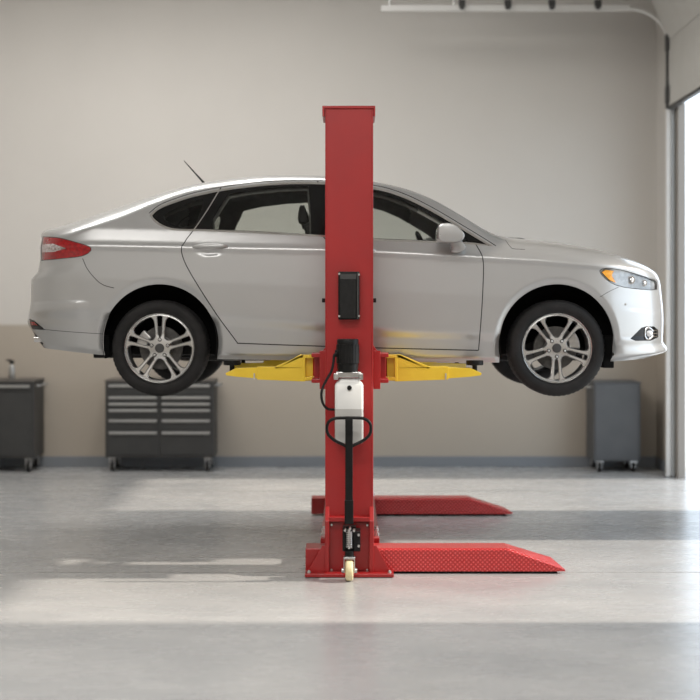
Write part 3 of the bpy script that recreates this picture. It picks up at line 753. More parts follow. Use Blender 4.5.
# seats and wheel in the cabin
def seat(x, y, dx=.0):
    bx = MB().pillow(catmull([(x-.12+dx,1.75),(x-.16+dx,2.1),(x-.25+dx,2.42),(x-.20+dx,2.45),(x-.10+dx,2.40),(x+.02+dx,2.0),(x+.42+dx,1.98),(x+.45+dx,1.86),(x+.1+dx,1.76)], .08, True), y-.25, y+.25, k=4, end=.8, steps=8)
    so = bx.build('seat', M['seat'], car, smooth=True)
    MB().pillow(catmull([(x-.285+dx,2.44),(x-.290+dx,2.51),(x-.275+dx,2.575),(x-.245+dx,2.575),(x-.225+dx,2.51),(x-.21+dx,2.44)], .03, True), y-.13, y+.13, k=3, end=.7, steps=8).build('headrest', M['seat'], so, smooth=True)
seat(-.10, YC-.37); seat(-.10, YC+.37)
bench = MB().pillow(catmull([(-1.05,1.8),(-1.16,2.1),(-1.28,2.36),(-1.2,2.38),(-.98,2.02),(-.55,1.98),(-.52,1.84)], .08, True), YC-.62, YC+.62, k=6, end=.9, steps=8)
rb_ = bench.build('rear_bench', M['seat'], car, smooth=True)
dash = MB().pillow(catmull([(.82,1.9),(.72,2.1),(.76,2.22),(.95,2.26),(1.25,2.24),(1.25,1.95)], .06, True), YC-.72, YC+.72, k=7, end=.9, steps=8)
carpart(dash, 'dashboard', M['seat'], smooth=True)
wc = Vector((.62, YC+.37, 2.24)); ring = []
for t in np.linspace(0, 2*PI, 33)[:-1]:
    u_ = Vector((0,1,0)); v_ = Vector((-.42,0,.91)); ring.append(tuple(wc+u_*(.185*math.cos(t))+v_*(.185*math.sin(t))))
sw = MB().tube(ring, .015, 8, closed=True); sw.tube([tuple(wc-Vector((0,.18,0))), tuple(wc+Vector((.03,0,.0))), tuple(wc+Vector((0,.18,0)))], .018, 8).tube([tuple(wc+Vector((.03,0,0))), (.85, YC+.37, 2.12)], .03, 8)
carpart(sw, 'steering_wheel', M['seat'], smooth=True)

# --- wheels (built once around their own centre, outer face towards -y)
RO = .3495; RR = .2535
def make_wheel(phase, y_center, ax, s):
    c = (ax, YC-s*(YC-.055), CZ-(348.2-HY)/F*10.05)
    sg = s   # outer side: -y for near wheels
    # rim face by constrained triangulation
    loops = []; Rf = .2465
    outer = [(Rf*math.cos(t), Rf*math.sin(t)) for t in np.linspace(0, 2*PI, 121)[:-1]]
    holes = []
    for k_ in range(5):
        a = phase+2*PI*k_/5; e = np.array([math.cos(a), math.sin(a)]); f_ = np.array([-math.sin(a), math.cos(a)])
        slot = [(.080,-.011),(.080,.011),(.15,.0145),(.21,.0175),(.230,.0185),(.232,0),(.230,-.0185),(.21,-.0175),(.15,-.0145)]
        holes.append(densify(chaikin([tuple(e*t+f_*o) for t, o in slot], 2), .012))
        b = a+PI/5; L_ = []
        def edge(sgn):
            aa = b-sgn*PI/5; e2 = np.array([math.cos(aa), math.sin(aa)]); f2 = np.array([-math.sin(aa), math.cos(aa)])*sgn; out = []
            for t, o in ((.074,.0335),(.12,.0355),(.16,.0385),(.195,.043),(.209,.051)): out.append(e2*t+f2*o)
            return out
        e1 = edge(1); e2_ = edge(-1)
        arc = []
        p_ = e1[-1]; a1 = math.atan2(p_[1], p_[0]); p2 = e2_[-1]; a2 = math.atan2(p2[1], p2[0])
        da = (a2-a1+PI) % (2*PI)-PI
        arc = [np.array([.2315*math.cos(a1+da*t), .2315*math.sin(a1+da*t)]) for t in (.06,.22,.36,.5,.64,.78,.94)]
        poly = [tuple(v) for v in e1]+[tuple(v) for v in arc]+[tuple(v) for v in e2_[::-1]]
        holes.append(densify(chaikin(poly, 1), .012))
    V = []; E = []; H = []; tag = []
    def addl(l, hgt):
        o = len(V)
        for p_ in l: V.append(Vector(p_)); tag.append(hgt)
        for i in range(len(l)): E.append((o+i, o+(i+1)%len(l)))
    addl(outer, 0)
    for h in holes: addl(h, 1)
    for h in holes: addl(offset_poly(h, -.0055), 2)
    for r in (.05, .075): addl([(r*math.cos(t), r*math.sin(t)) for t in np.linspace(0, 2*PI, 41)[:-1]], 2)
    addl([(.238*math.cos(t), .238*math.sin(t)) for t in np.linspace(0, 2*PI, 121)[:-1]], 2)
    rv_, _, rf_, ov, _, _ = delaunay_2d_cdt(V, E, [], 0, 1e-6, True)
    pts = np.array([tuple(v) for v in rv_]); tris = np.array([f for f in rf_])
    cc = pts[tris].mean(1); keep = np.ones(len(tris), bool)
    for h in holes: keep &= ~inside(cc[:,0], cc[:,1], h)
    edgeflag = np.zeros(len(pts), bool)
    hp = np.concatenate([np.array(h) for h in holes])
    for i, p_ in enumerate(pts):
        if ((hp-p_)**2).sum(1).min() < 1e-8: edgeflag[i] = True
    r_ = np.hypot(pts[:,0], pts[:,1])
    dish = .006+.022*np.clip((.235-r_)/.235, 0, 1)**.8-.022*np.clip((.10-r_)/.10, 0, 1)
    dish[r_ > .243] += .004
    yy = dish+edgeflag*.006
    m = MB(); n = len(pts)
    front = [(p_[0], c[1]+sg*y_, p_[1]) for p_, y_ in zip(pts, yy)]; back = [(p_[0], c[1]+sg*(y_+.034), p_[1]) for p_, y_ in zip(pts, dish)]
    vs = [(c[0]+a, b, c[2]+d) for a, b, d in front]+[(c[0]+a, b, c[2]+d) for a, b, d in back]
    fs = [tuple(t) for t in tris[keep]]+[tuple(t[::-1]+n) for t in tris[keep]]
    # walls where a kept face borders a removed one
    cnt = {}
    for t in tris[keep]:
        for i in range(3):
            a_, b_ = int(t[i]), int(t[(i+1)%3]); cnt[(a_, b_)] = 1
    for (a_, b_) in list(cnt):
        if (b_, a_) not in cnt: fs.append((a_, a_+n, b_+n, b_))
    m.add(vs, fs)
    m.lathe([(RR,.0*sg),(RR-.002,-.004*sg),(.2485,-.002*sg),(.2445,.008*sg)], c, 'y', 96, 0, caps=False)
    m.lathe([(.2445,.008*sg),(.240,.03*sg),(.232,.09*sg),(.236,.20*sg),(RR,.215*sg)], c, 'y', 96, 1, caps=False)
    wh = m.build('wheel', [M['alloy'], M['alloy_dark']], car, smooth=True, origin=c, angle=35)
    prof_ = [(RR-.002,-.001),(.262,-.010),(.266,-.0085),(.270,-.013),(.300,-.020),(.304,-.0185),(.322,-.016),(.337,-.005),(.3455,.010),(RO,.028),(RO,.06),(RO-.006,.063),(RO-.006,.069),(RO,.072),(RO,.105),(RO-.006,.108),(RO-.006,.114),(RO,.117),(RO,.150),(RO-.006,.153),(RO-.006,.159),(RO,.162),(RO,.19),(.3455,.207),(.33,.222),(.30,.232),(.262,.222),(RR-.002,.214)]
    MB().lathe([(r, h*sg) for r, h in prof_], c, 'y', 180, caps=False, wob=lambda k_, i: (-.0045 if (i % 3 == 0 and k_ in (8,9,22,23)) else 0)).build('tire', M['rubber'], wh, smooth=True, angle=50)
    for k_ in range(5):
        a = phase+2*PI*k_/5; cx, cz = c[0]+.0615*math.cos(a), c[2]+.0615*math.sin(a)
        MB().lathe([(.0135,.012*sg),(.0135,.002*sg),(.011,.0*sg)], (cx, c[1]+.012*sg-.004*sg, cz), 'y', 16, mi=0).lathe([(.0085,.0),(.0085,-.006*sg),(.005,-.0075*sg)], (cx, c[1]+.008*sg, cz), 'y', 6, mi=1).build('lug_nut', [M['gloss_black'], M['bolt']], wh)
    MB().lathe([(.034,.010*sg),(.033,-.002*sg),(.029,-.007*sg),(.004,-.0095*sg)], (c[0], c[1]+.008*sg, c[2]), 'y', 32).build('hub_cap', M['cabinet'], wh, smooth=True)
    MB().lathe([(.06,.05*sg),(.085,.058*sg),(.085,.095*sg),(.155,.096*sg),(.158,.100*sg),(.158,.118*sg),(.155,.122*sg),(.06,.122*sg)], c, 'y', 48, caps=False).build('brake_disc', M['disc'], wh, smooth=True)
    aa = (.35 if phase > PI else 2.7)
    cal = [((.10 if i < 6 else .178)*math.cos(t), (.10 if i < 6 else .178)*math.sin(t)) for i, t in enumerate([aa-.38+.15*k_ for k_ in range(6)]+[aa+.37-.15*k_ for k_ in range(6)])]
    MB().prism([(c[0]+a, c[2]+b) for a, b in cal], c[1]+.062*sg, c[1]+.155*sg).build('brake_caliper', M['steel'], wh, bevel=.008)
    # strut behind the wheel
    return wh
for k_, ax in enumerate(AX):
    axx = ((159.3, 557.2)[k_]-HX)/F*10.05
    for s in (1, -1): make_wheel(PI/2 if k_ == 0 else 3*PI/2, 0, axx, s)

# ------------------------------------------------------------------ lift
lift = thing('car_lift', 'red single-column mobile car lift with yellow arms, holding up the silver sedan', 'car lift', (0, -.4, 0))
def lp(mb, name, m_, parent=None, **k): return mb.build(name, m_, parent or lift, **k)
yF = -.56; D0 = 10+yF
def X(u, D): return (u-HX)/F*D
def Z(v, D): return CZ-(v-HY)/F*D
xl, xr = X(325.2, D0), X(373.2, D0); ztop = Z(108, D0)
cm = MB(); yBk = -.22
cm.prism_x([(yF, .03), (yF, ztop), (yBk, ztop), (yBk, .03)], xl+.008, xr-.008)
cm.box(xl, xl+.012, yF-.004, yBk, .03, ztop); cm.box(xr-.012, xr, yF-.004, yBk, .03, ztop)
lp(cm, 'column', M['red'], bevel=.003)
tp = MB().box(X(322.3, D0), X(375.3, D0), yF-.015, yBk+.02, ztop-.004, ztop+.014)
tp.box(X(322.3, D0), X(324.6, D0), yF-.015, yBk, Z(116.5, D0), ztop); tp.box(X(373.4, D0), X(375.3, D0), yF-.015, yBk, Z(116.5, D0), ztop)
t_ = lp(tp, 'top_plate', M['red'], bevel=.003)
for u in (332, 366, 370): lp(MB().cyl((X(u, D0), yF+.05, ztop+.012), .010, 0, .012, 'z', 6), 'bolt', M['bolt'], t_)
for u0, u1 in ((322.0,325.2), (373.2,376.2)):
    lp(MB().box(X(u0, D0+.1), X(u1, D0+.1), yF+.08, yF+.11, Z(302.5, D0+.1), Z(298.3, D0+.1)), 'limit_stop', M['black_steel'], bevel=.002)
# base
Db = 9.30; yb = Db-10
bp = MB().box(X(304.8, Db), X(393.8, Db), yb, -.10, .004, .028)
base = lp(bp, 'base_plate', M['red'], bevel=.004)
for u in (309, 389.6): lp(MB().cyl((X(u, 9.33), yb+.03, .026), .013, 0, .014, 'z', 16).cyl((X(u, 9.33), yb+.03, .04), .008, 0, .008, 'z', 6), 'bolt', M['bolt'], base)
# side flanges and gussets at the column foot
Dg = 9.36; yg = Dg-10
for sx in (-1, 1):
    ua, ub_ = (325.0, 329.2) if sx < 0 else (369.4, 373.8)
    lp(MB().prism_x([(yg, .028), (yg, Z(521, Dg)), (yF+.0, Z(506, D0)), (yF, .028)], X(ua, Dg), X(ub_, Dg)), 'foot_flange', M['red'], bevel=.003)
    xo = X(307.6, Dg) if sx < 0 else X(390.6, Dg); xi = X(325, Dg) if sx < 0 else X(373.8, Dg); xt = X(325, Dg) if sx < 0 else X(375.5, Dg)
    lp(MB().prism([(xi, .028), (xo, .028), (xi+sx*.018, Z(546, Dg)), (xi, Z(546, Dg))], yg+.012, yg+.026), 'gusset', M['red'], bevel=.002)
fc = MB().box(X(329, Dg), X(369.6, Dg), yg+.01, yF, Z(522, Dg), Z(517.6, Dg))
lp(fc, 'foot_crossbar', M['red'], bevel=.003)
fp = MB().box(X(329.4, 9.42), X(369.4, 9.42), -.578, -.566, .03, Z(522.5, 9.42)); fpn = lp(fp, 'foot_panel', M['red'])
for u, v in ((331.6,525), (367.2,525.4), (331.6,570), (367.2,570)): lp(MB().cyl((X(u, 9.41), 0, Z(v, 9.41)), .007, -.590, -.576, 'y', 12), 'bolt', M['bolt'], fpn)
# ramps
def ramp(uEnd, Df, dW, uL, uBreak, uTip, uTipB, vTop, vBotPx, vTipB):
    y0 = Df-10; y1 = y0+dW; zt = Z(vTop, Df); zf = .018
    x0, xb, xt, xtb = X(uL, Df), X(uBreak, Df), X(uTip, Df), X(uTipB, Df+dW)
    ztb = max(.05, Z(vTipB, Df+dW)); c = .014
    m = MB()
    vs = [(x0,y0,zf),(xb,y0,zf),(xt,y0,zf),(xt,y0,zf+.010),(xb,y0,zt-c),(x0,y0,zt-c),
          (x0,y0+c,zt),(xb,y0+c,zt),
          (x0,y1,zf),(xb,y1,zf),(xtb,y1,zf),(xtb,y1,ztb),(xb,y1,zt),(x0,y1,zt),(xt,y0+c,zf+.012)]
    fs = [(0,1,4,5),(1,2,3,4),(5,4,7,6),(4,3,14,7),(6,7,12,13),(7,14,11,12),(13,12,9,8),(12,11,10,9),(0,5,6,13,8),(2,10,11,14,3),(0,8,9,1),(1,9,10,2)]
    m.add(vs, fs)
    r = lp(m, 'ramp', M['checker'])
    lp(MB().box(X(uEnd, Df), x0, y0, y1, zf, zt), 'ramp_end', M['red'], r, bevel=.006)
    lp(MB().box(x0+.2, xt-.05, y0+.03, y1-.02, .0, .02), 'ramp_foot', M['black_steel'], r)
    return r
ramp(305.4, 9.44, .21, 352, 507.5, 565.2, 550.5, 548.3, 573, 557)
ramp(311.3, 12.03, .18, 352, 468.3, 512.6, 503.8, 498.2, 516, 507)
# beams tying the two ramps behind the column
bm_ = MB().box(-.205, -.155, -.30, 2.05, .03, .20).box(.155, .205, -.30, 2.05, .03, .20).box(-.155, .155, .2, .26, .03, .16).box(-.155, .155, 1.6, 1.66, .03, .16)
be = lp(bm_, 'cross_beam', M['red'], bevel=.004)
for sx in (-1, 1):
    for y_, z_ in ((-.20,.20), (.0,.20), (1.9,.20), (2.0,.20)):
        lp(MB().cyl((sx*.188, y_, z_), .018, -.0, .02, 'z', 6).cyl((sx*.188, y_, z_+.02), .010, 0, .015, 'z', 8), 'bolt', M['bolt'], be)
# carriage with arm brackets
Dc = 9.72; yc = Dc-10
for sx in (-1, 1):
    def xx(u): return X(u, Dc)*(1) if sx > 0 else -X(u, Dc)
    def R(u): return sx*(X(u, Dc))
    m = MB()
    m.prism([(R(373.0), Z(345, Dc)), (R(373.0), Z(386, Dc)), (R(378.2), Z(385, Dc)), (R(378.2), Z(352, Dc))], yc-.10, yc+.02)
    m.box(min(R(373),R(380.0)), max(R(373),R(380.0)), yc-.13, yc-.11, Z(388, Dc), Z(350, Dc))
    m.box(min(R(378),R(388.2)), max(R(378),R(388.2)), yc-.10, yc+.16, Z(356.8, Dc), Z(352.8, Dc)); m.box(min(R(378),R(388.2)), max(R(378),R(388.2)), yc-.10, yc+.16, Z(382, Dc), Z(378.2, Dc))
    m.box(min(R(378),R(386)), max(R(378),R(386)), yc+.04, yc+.12, Z(379, Dc), Z(356, Dc))
    lp(m, 'carriage_bracket', M['red'], bevel=.003)
# yellow arms
def arm(sx, D, ur, tilt, near=True):
    """swing arm: hollow box with raised clevis at the column, slimmer outer section, pad on a threaded stud"""
    ks = 1 if sx > 0 else .945
    def P(u, v): return (sx*X(350+(u-350)*ks if u > 400 else u, D), Z(v, D))
    y0 = D-10-.04; y1 = y0+.12
    m = MB()
    ang = tilt
    box = [P(396.5,367.2), P(396.5,381.2), P(448,379.3), P(448,366.4), P(428,366.6)]
    m.prism(box, y0, y1)
    m.prism([P(396.5,354.6), P(396.5,368), P(429,368), P(424,366.6), P(400,354.6)], y0, y0+.012)
    m.prism([P(396.5,354.6), P(396.5,368), P(429,368), P(424,366.6), P(400,354.6)], y1-.012, y1)
    m.prism([P(382,354.8), P(382,357.8), P(400,357.8), P(428,369), P(430,367), P(400.5,354.6)], y0, y1)
    m.prism([P(382,376), P(382,379.4), P(397,380.5), P(397,377)], y0, y1)
    m.prism([P(386.2,357), P(386.2,380.6), P(396.8,381.2), P(396.8,356)], y0+.05, y0+.062)
    m.prism([P(394.6,356), P(394.6,381), P(397.2,381.2), P(397.2,356)], y0-.002, y1)
    m.prism([P(446,367.4), P(446,378.4), P(470,376.6), P(480.5,375.2), P(481.5,373.0), P(470,367.8)], y0+.012, y1-.012)
    a = lp(m, 'swing_arm', M['yellow'], bevel=.002)
    lp(MB().box(*sorted((sx*X(444.6,D), sx*X(446.0,D))), y0-.008, y0+.0, Z(379, D), Z(373, D)), 'stop_pin', M['bolt'], a)
    lp(MB().cyl((sx*X(384.5, D), (y0+y1)/2, 0), .022, Z(383, D), Z(353.6, D), 'z', 20), 'pivot_pin', M['red'], a)
    ym = (y0+y1)/2; xs = sx*X(350+(475-350)*ks, D)
    lp(MB().cyl((xs, ym, 0), .018, Z(374, D), Z(364.4, D), 'z', 16).cyl((xs, ym, 0), .062, Z(365.2, D), 1.428, 'z', 28, ch=.004), 'lift_pad', M['black_steel'], a, smooth=True)
    return a
arm(1, 9.92, 0, 0); arm(-1, 9.92, 0, 0)
def arm_far(sx):
    """second arm of the pair, swung under the car, slightly raised behind the first"""
    o = np.array([sx*.24, .02]); e = np.array([sx*.88, .62]); d = (e-o)/np.linalg.norm(e-o); n_ = np.array([-d[1], d[0]])
    def q4(a, b, w): return [o+d*a+n_*w, o+d*a-n_*w, o+d*b-n_*w, o+d*b+n_*w]
    m = MB()
    for a, b, w_, z0, z1a, z1b in ((0,.5,.055,1.335,1.455,1.41), (.45,.84,.042,1.34,1.398,1.38)):
        q_ = q4(a, b, w_)
        vs = [(q_[i][0], q_[i][1], z0) for i in range(4)]+[(q_[i][0], q_[i][1], z1a if i < 2 else z1b) for i in range(4)]
        m.add(vs, [(0,1,2,3),(4,7,6,5),(0,4,5,1),(1,5,6,2),(2,6,7,3),(3,7,4,0)])
    a_ = lp(m, 'swing_arm', M['yellow'], bevel=.003)
    p_ = o+d*.78
    lp(MB().cyl((p_[0], p_[1], 0), .016, 1.37, 1.41, 'z', 16).cyl((p_[0], p_[1], 0), .05, 1.405, 1.428, 'z', 24, ch=.004), 'lift_pad', M['black_steel'], a_, smooth=True)
    st = o+d*.70
arm_far(1); arm_far(-1)
# control box
Dk = 9.40; yk = yF
def bx(u0, u1, v0, v1, ya, yb_, D=None):
    D = D or 10+ya; return (X(u0, D), X(u1, D), ya, yb_, Z(v1, D), Z(v0, D))
cb = lp(MB().box(*bx(338.2,359.6,271.5,319.6,yk-.07,yk)), 'control_box', M['black_steel'], bevel=.005)
lp(MB().box(*bx(340.2,356.4,273.0,318.2,yk-.078,yk-.07)), 'box_cover', M['plastic'], cb, bevel=.003)
lp(MB().box(*bx(340.2,356.4,274.0,279,yk-.081,yk-.078)), 'box_label', M['cabinet'], cb)
lp(MB().box(*bx(357.0,358.6,272.5,319.0,yk-.082,yk-.07)), 'box_rail', M['cabinet'], cb, bevel=.002)
for u, v in ((339.2,273.8), (359.0,274.6), (339.2,316.2), (359.0,316)): lp(MB().cyl((X(u, 9.36), 0, Z(v, 9.36)), .007, yk-.082, yk-.068, 'y', 12), 'bolt', M['bolt'], cb)
# motor
Dm = 9.32; ym = yF-.10; xm = X(347.8, 9.34)
rm = X(359.6, 9.34)-xm
mo = MB(); zt_, zb_ = Z(339, 9.34), Z(372, 9.34); n = 48
mo.lathe([(rm*.80,zb_),(rm*.86,zb_+.005),(rm*.86,zb_+.055),(rm*.97,zb_+.06),(rm*.97,zt_-.035),(rm*.90,zt_-.034),(rm*.92,zt_-.010),(rm*.86,zt_)], (xm, ym, 0), 'z', n, wob=lambda k_, i: (-.002 if (i % 2 and 2 < k_ < 5) else 0))
mot = lp(mo, 'motor', M['black_steel'], smooth=True, angle=30)
lp(MB().box(xm-rm*.9, xm+rm*.9, ym, yF, zb_+.02, zt_-.03), 'motor_mount', M['black_steel'], mot, bevel=.004)
lp(MB().box(X(334.8,9.3), X(339,9.3), ym-.03, ym+.03, Z(357,9.3), Z(350,9.3)), 'hose_fitting', M['black_steel'], mot, bevel=.004)
# pump block
pb = MB().box(*bx(336.0,361.4,372,377.6,ym-.055,ym+.05)).box(*bx(333.6,338.4,373.5,379.8,ym-.06,ym-.02)).box(*bx(358.6,363.0,373.5,379.8,ym-.06,ym-.02))
pbo = lp(pb, 'pump_block', M['steel'], bevel=.004)
for u in (335.8, 360.8): lp(MB().cyl((X(u, 9.27), 0, Z(377, 9.27)), .009, ym-.072, ym-.055, 'y', 6), 'bolt', M['bolt'], pbo)
# reservoir
zr0, zr1 = Z(443.5, 9.29), Z(379, 9.29); zo = Z(409, 9.29); xa, xb_ = X(334.8, 9.27), X(363.4, 9.27); mxr = (xa+xb_)/2
def rbox(hw, hd, r, n=5):
    out = []
    for cx, cy, a0 in ((hw-r,hd-r,0), (-hw+r,hd-r,PI/2), (-hw+r,-hd+r,PI), (hw-r,-hd+r,3*PI/2)):
        for i in range(n+1): a = a0+PI/2*i/n; out.append((cx+r*math.cos(a), cy+r*math.sin(a)))
    return out
def loft(m, levels, cx, cy, mi=0):
    vs = []; fs = []; n = None
    for z, hw, hd, r in levels:
        ring_ = rbox(hw, hd, r); n = len(ring_); vs += [(cx+a, cy+b, z) for a, b in ring_]
    for k_ in range(len(levels)-1):
        for i in range(n): j_ = (i+1)%n; fs.append((k_*n+i, k_*n+j_, (k_+1)*n+j_, (k_+1)*n+i))
    fs.append(tuple(range(n))[::-1]); fs.append(tuple(range((len(levels)-1)*n, len(levels)*n))); m.add(vs, fs, mi); return m
hw = (xb_-xa)/2; hd = .075; cyr = yF-.083
rs = MB(); loft(rs, [(zo,hw,hd,.018),(zr1-.045,hw,hd,.018),(zr1-.03,hw*.93,hd*.9,.018),(zr1-.012,hw*.72,hd*.7,.018),(zr1,hw*.70,hd*.68,.018)], mxr, cyr, 0)
loft(rs, [(zr0,hw*.9,hd*.9,.015),(zr0+.006,hw*.98,hd*.98,.018),(zr0+.018,hw,hd,.018),(zo,hw,hd,.018)], mxr, cyr, 1)
res = lp(rs, 'reservoir', [M['tank'], M['oil']], smooth=True, angle=50); res['label'] = 'translucent white oil tank half full'
lp(MB().cyl((X(349.4, 9.26), 0, Z(388, 9.26)), .016, cyr-hd-.014, cyr-hd+.02, 'y', 20, ch=.003), 'filler_cap', M['black_steel'], res)
# hose
hp_ = [at(337,353.5,9.30), at(334.2,355,9.30), at(333.5,362,9.30), at(331.5,371,9.30), at(327,379,9.30), at(322.6,388,9.31), at(321.4,396,9.32), at(323.2,404,9.33), at(328,409,9.35), at(335,409.6,9.38)]
lp(MB().tube(catmull(hp_, .01), .0085, 10), 'hose', M['rubber'], smooth=True)
# tow handle
Dh = 9.18
def hpnt(u, v, D=Dh): return at(u, v, D)
loop = catmull([(334,418.6),(344,417.9),(354,417.9),(364,418.6),(369.6,422.5),(371,429),(369.4,435),(363,440.6),(355,444.6),(349,447.6),(343,444.6),(335,440.6),(328.6,435),(326.8,429),(328.2,422.5)], 2.5, True)
hm = MB().tube([hpnt(*p_) for p_ in loop], .0105, 12, closed=True)
th = lp(hm, 'tow_handle', M['black_steel'], smooth=True)
ts = MB().box(X(345.2,Dh), X(352.8,Dh), Dh-10-.015, Dh-10+.015, Z(500,Dh), Z(418.5,Dh))
lp(ts, 'handle_shaft', M['black_steel'], th, bevel=.004)
m = MB().prism_x([(Dh-10-.015, Z(500,Dh)), (Dh-10+.015, Z(500,Dh)), (Dh-10+.05, Z(524,Dh)), (Dh-10-.01, Z(524,Dh))], X(344.6,Dh), X(353.4,Dh))
lp(m, 'shaft_foot', M['black_steel'], th, bevel=.003)
# caster head
ch = MB(); yk2 = -.76
ch.box(X(342.5,9.24), X(345,9.24), yk2-.03, yk2+.04, Z(550,9.24), Z(528,9.24)); ch.box(X(353.6,9.24), X(360.4,9.24), yk2-.02, yk2+.14, Z(551,9.24), Z(531,9.24))
ch.box(X(343,9.24), X(358,9.24), yk2+.02, -.57, Z(552,9.24), Z(546,9.24)); ch.box(X(343,9.24), X(356,9.24), yk2+.03, yk2+.10, Z(548,9.24), Z(527,9.24))
ch.cyl((X(349.4,9.24), yk2, 0), .030, Z(557,9.24), Z(550,9.24), 'z', 24)
hcas = lp(ch, 'tow_head', M['black_steel'], bevel=.003)
for u, v in ((345,530), (350,528.6), (354,530.4), (358.6,534.6), (358.6,545.6)): lp(MB().cyl((X(u,9.22), 0, Z(v,9.22)), .008, yk2-.045, yk2+.02, 'y', 12), 'bolt', M['bolt'], hcas)
sp = []
for i in range(121):
    t = i/120; a = t*2*PI*8; sp.append((X(349.0,9.2)+.018*math.cos(a), yk2-.03+.018*math.sin(a), Z(548,9.2)+(Z(532,9.2)-Z(548,9.2))*t))
lp(MB().tube(sp, .0042, 6).cyl((X(349,9.2), yk2-.03, 0), .009, Z(549,9.2), Z(530,9.2), 'z', 12), 'spring', M['bolt'], hcas, smooth=True)
cxw = X(349.3, 9.18); rw = .068; czw = rw+.002; ycw = -.80
cw = lp(MB().lathe([(.018,-.026),(rw-.010,-.026),(rw-.002,-.020),(rw,-.012),(rw,.012),(rw-.002,.020),(rw-.010,.026),(.018,.026)], (cxw, ycw, czw), 'x', 40), 'caster_wheel', M['nylon'], smooth=True)
fk = MB()
for sx in (-1, 1): fk.box(*sorted((cxw+sx*.030, cxw+sx*.038)), ycw-.016, ycw+.022, czw-.016, Z(558,9.2)); fk.cyl((0, ycw, czw), .017, *sorted((cxw+sx*.036, cxw+sx*.052)), 'x', 16)
fk.box(cxw-.038, cxw+.038, ycw-.02, ycw+.04, Z(559,9.2), Z(556.6,9.2))
lp(fk, 'caster_fork', M['steel'], cw, bevel=.003)

# ------------------------------------------------------------------ tool cabinets
def cabinet(label, u0, u1, Df, depth, v0, v1, rows, cols, matb, group=None, split=None, side_handle=None, blank=False, handle_m=None):
    x0, x1, y0 = X(u0, Df), X(u1, Df), Df-10; z0, z1 = Z(v1, Df), Z(v0, Df)
    t = thing('tool_cabinet', label, 'tool cabinet', ((x0+x1)/2, y0+depth/2, 0), group)
    MB().box(x0, x1, y0+.012, y0+depth, z0, z1-.018).build('cabinet_body', matb, t, bevel=.006)
    MB().box(x0-.008, x1+.008, y0, y0+depth+.005, z1-.018, z1).build('cabinet_top', M['worktop'] if not blank else matb, t, bevel=.005)
    for (ua, ub2, va, vb, hv) in rows:
        dr = MB().box(X(ua, Df), X(ub2, Df), y0, y0+.02, Z(vb, Df), Z(va, Df)).build('drawer' if hv else 'door', matb, t, bevel=.004)
        if hv: MB().box(X(ua, Df)+.02, X(ub2, Df)-.02, y0-.022, y0+.002, Z(hv+1.4, Df), Z(hv-1.2, Df)).build('drawer_handle', M['handle'], dr, bevel=.004)
    for cx in (x0+.07, x1-.07):
        for cy in (y0+.07, y0+depth-.07):
            c = MB().lathe([(.010,-.018),(.046,-.018),(.05,-.012),(.05,.012),(.046,.018),(.010,.018)], (cx, cy, .052), 'x', 24).build('caster', M['rubber'], t, smooth=True)
            MB().box(cx-.028, cx-.021, cy-.03, cy+.03, .04, z0).box(cx+.021, cx+.028, cy-.03, cy+.03, .04, z0).box(cx-.04, cx+.04, cy-.04, cy+.04, z0-.012, z0).build('caster_bracket', M['bolt'], c, bevel=.002)
    if side_handle:
        xs = x1 if side_handle > 0 else x0
        MB().tube(catmull([(xs, y0+.08, z1-.06), (xs+side_handle*.06, y0+.08, z1-.06), (xs+side_handle*.06, y0+depth-.08, z1-.06), (xs, y0+depth-.08, z1-.06)], .03), .011, 10).build('side_handle', M['handle'], t, smooth=True)
    return t
Df = 15.2
hv = [385.8, 397.6, 404.0, 410.4, 420.8, 432.8]; tp_ = [383.4, 395.4, 401.8, 408.2, 418.4, 430.4, 455.6]
rows = [(107,211.6,383.0,394.6,385.8)]
for i in range(1, 6):
    for ua, ub2 in ((107,158.6), (160.2,211.6)): rows.append((ua, ub2, tp_[i]+.2, tp_[i+1]-.8, hv[i]))
cabinet('low dark grey rolling tool cabinet with eleven drawers below the car tail', 105, 213.4, Df, .46, 380.2, 458, rows, 2, M['cabinet'], side_handle=1)
lc = cabinet('dark grey tool cabinet at the left edge with a bottle standing on it', -45, 33.5, Df-.06, .52, 380.4, 458.6, [(-43,31.5,383.5,391.5,386.3), (-43,31.5,392.5,456,None)], 1, M['cabinet'], side_handle=1)
cabinet('plain mid grey cabinet on casters in the back right corner', 594, 640.8, Df-.04, .50, 382, 461.5, [(595.5,638.5,384,459.5,None)], 1, M['cabinet_mid'], side_handle=-1, blank=True)
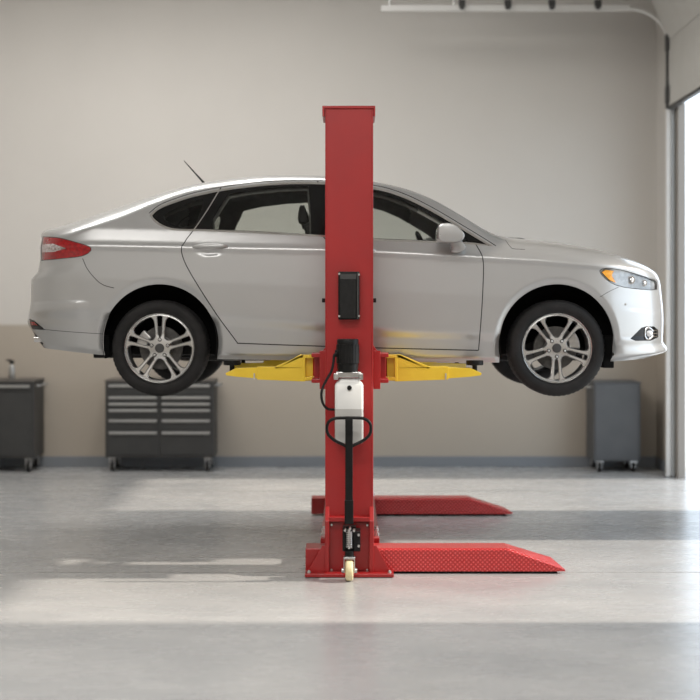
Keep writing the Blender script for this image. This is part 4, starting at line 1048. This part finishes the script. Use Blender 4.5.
# bottle on the left cabinet
bx_, bz_ = X(11.8, Df+.1), Z(380.4, Df-.06)
b = thing('spray_bottle', 'small grey bottle with a dark cap on the left tool cabinet', 'bottle', (bx_, Df+.1-10, bz_))
MB().lathe([(.030,0),(.033,.004),(.033,.13),(.028,.15),(.015,.165),(.015,.175)], (bx_, Df+.1-10, bz_), 'z', 24, caps=True).build('bottle_body', M['handle'], b, smooth=True)
MB().lathe([(.018,.172),(.026,.178),(.026,.205),(.020,.212)], (bx_, Df+.1-10, bz_), 'z', 20).box(bx_-.062, bx_+.0, Df+.1-10-.008, Df+.1-10+.008, bz_+.205, bz_+.222).build('bottle_cap', M['black_steel'], b, smooth=True)

# ------------------------------------------------------------------ camera, light
cam = bpy.data.cameras.new('camera'); co = bpy.data.objects.new('camera', cam); COL.objects.link(co)
co.location = (0, CY, CZ); co.rotation_euler = (PI/2, 0, 0)
cam.sensor_width = 36; cam.lens = F/700*36; cam.shift_y = -(350-HY)/700
cam.dof.use_dof = True; cam.dof.focus_distance = 9.75; cam.dof.aperture_fstop = 1.05
bpy.context.scene.camera = co
w = bpy.data.worlds.new('sky'); bpy.context.scene.world = w; w.use_nodes = True
bg = w.node_tree.nodes['Background']; bg.inputs[0].default_value = (.76,.88,1.0,1); bg.inputs[1].default_value = 1.9
sl = bpy.data.lights.new('sun', 'SUN'); so = bpy.data.objects.new('sun', sl); COL.objects.link(so)
sl.energy = 3.5; sl.angle = math.radians(1.6); sl.color = (1,.90,.78)
el = math.radians(35.0); d = Vector((-math.cos(el), 0.0, -math.sin(el)))
so.rotation_euler = d.to_track_quat('-Z', 'Y').to_euler(); so.location = (8, 0, 6)
def area(name, loc, size, power, rot=(0,0,0), color=(1,.975,.94)):
    l = bpy.data.lights.new(name, 'AREA'); l.shape = 'RECTANGLE'; l.size, l.size_y = size; l.energy = power; l.color = color
    o = bpy.data.objects.new(name, l); COL.objects.link(o); o.location = loc; o.rotation_euler = rot
area('ceiling_fill', (-2.2, 2.4, ZC-.06), (4.2, 1.9), 160); area('ceiling_fill', (-1.0, -5.0, ZC-.06), (6, 1.6), 195); area('ceiling_fill', (-1.0, -9.0, ZC-.06), (6, 1.6), 195)  # unseen fill lights added under the ceiling to brighten the room
vs_ = bpy.context.scene.view_settings; vs_.view_transform = 'Standard'; vs_.look = 'None'; vs_.exposure = 0.40; vs_.gamma = 1; vs_.use_curve_mapping = False
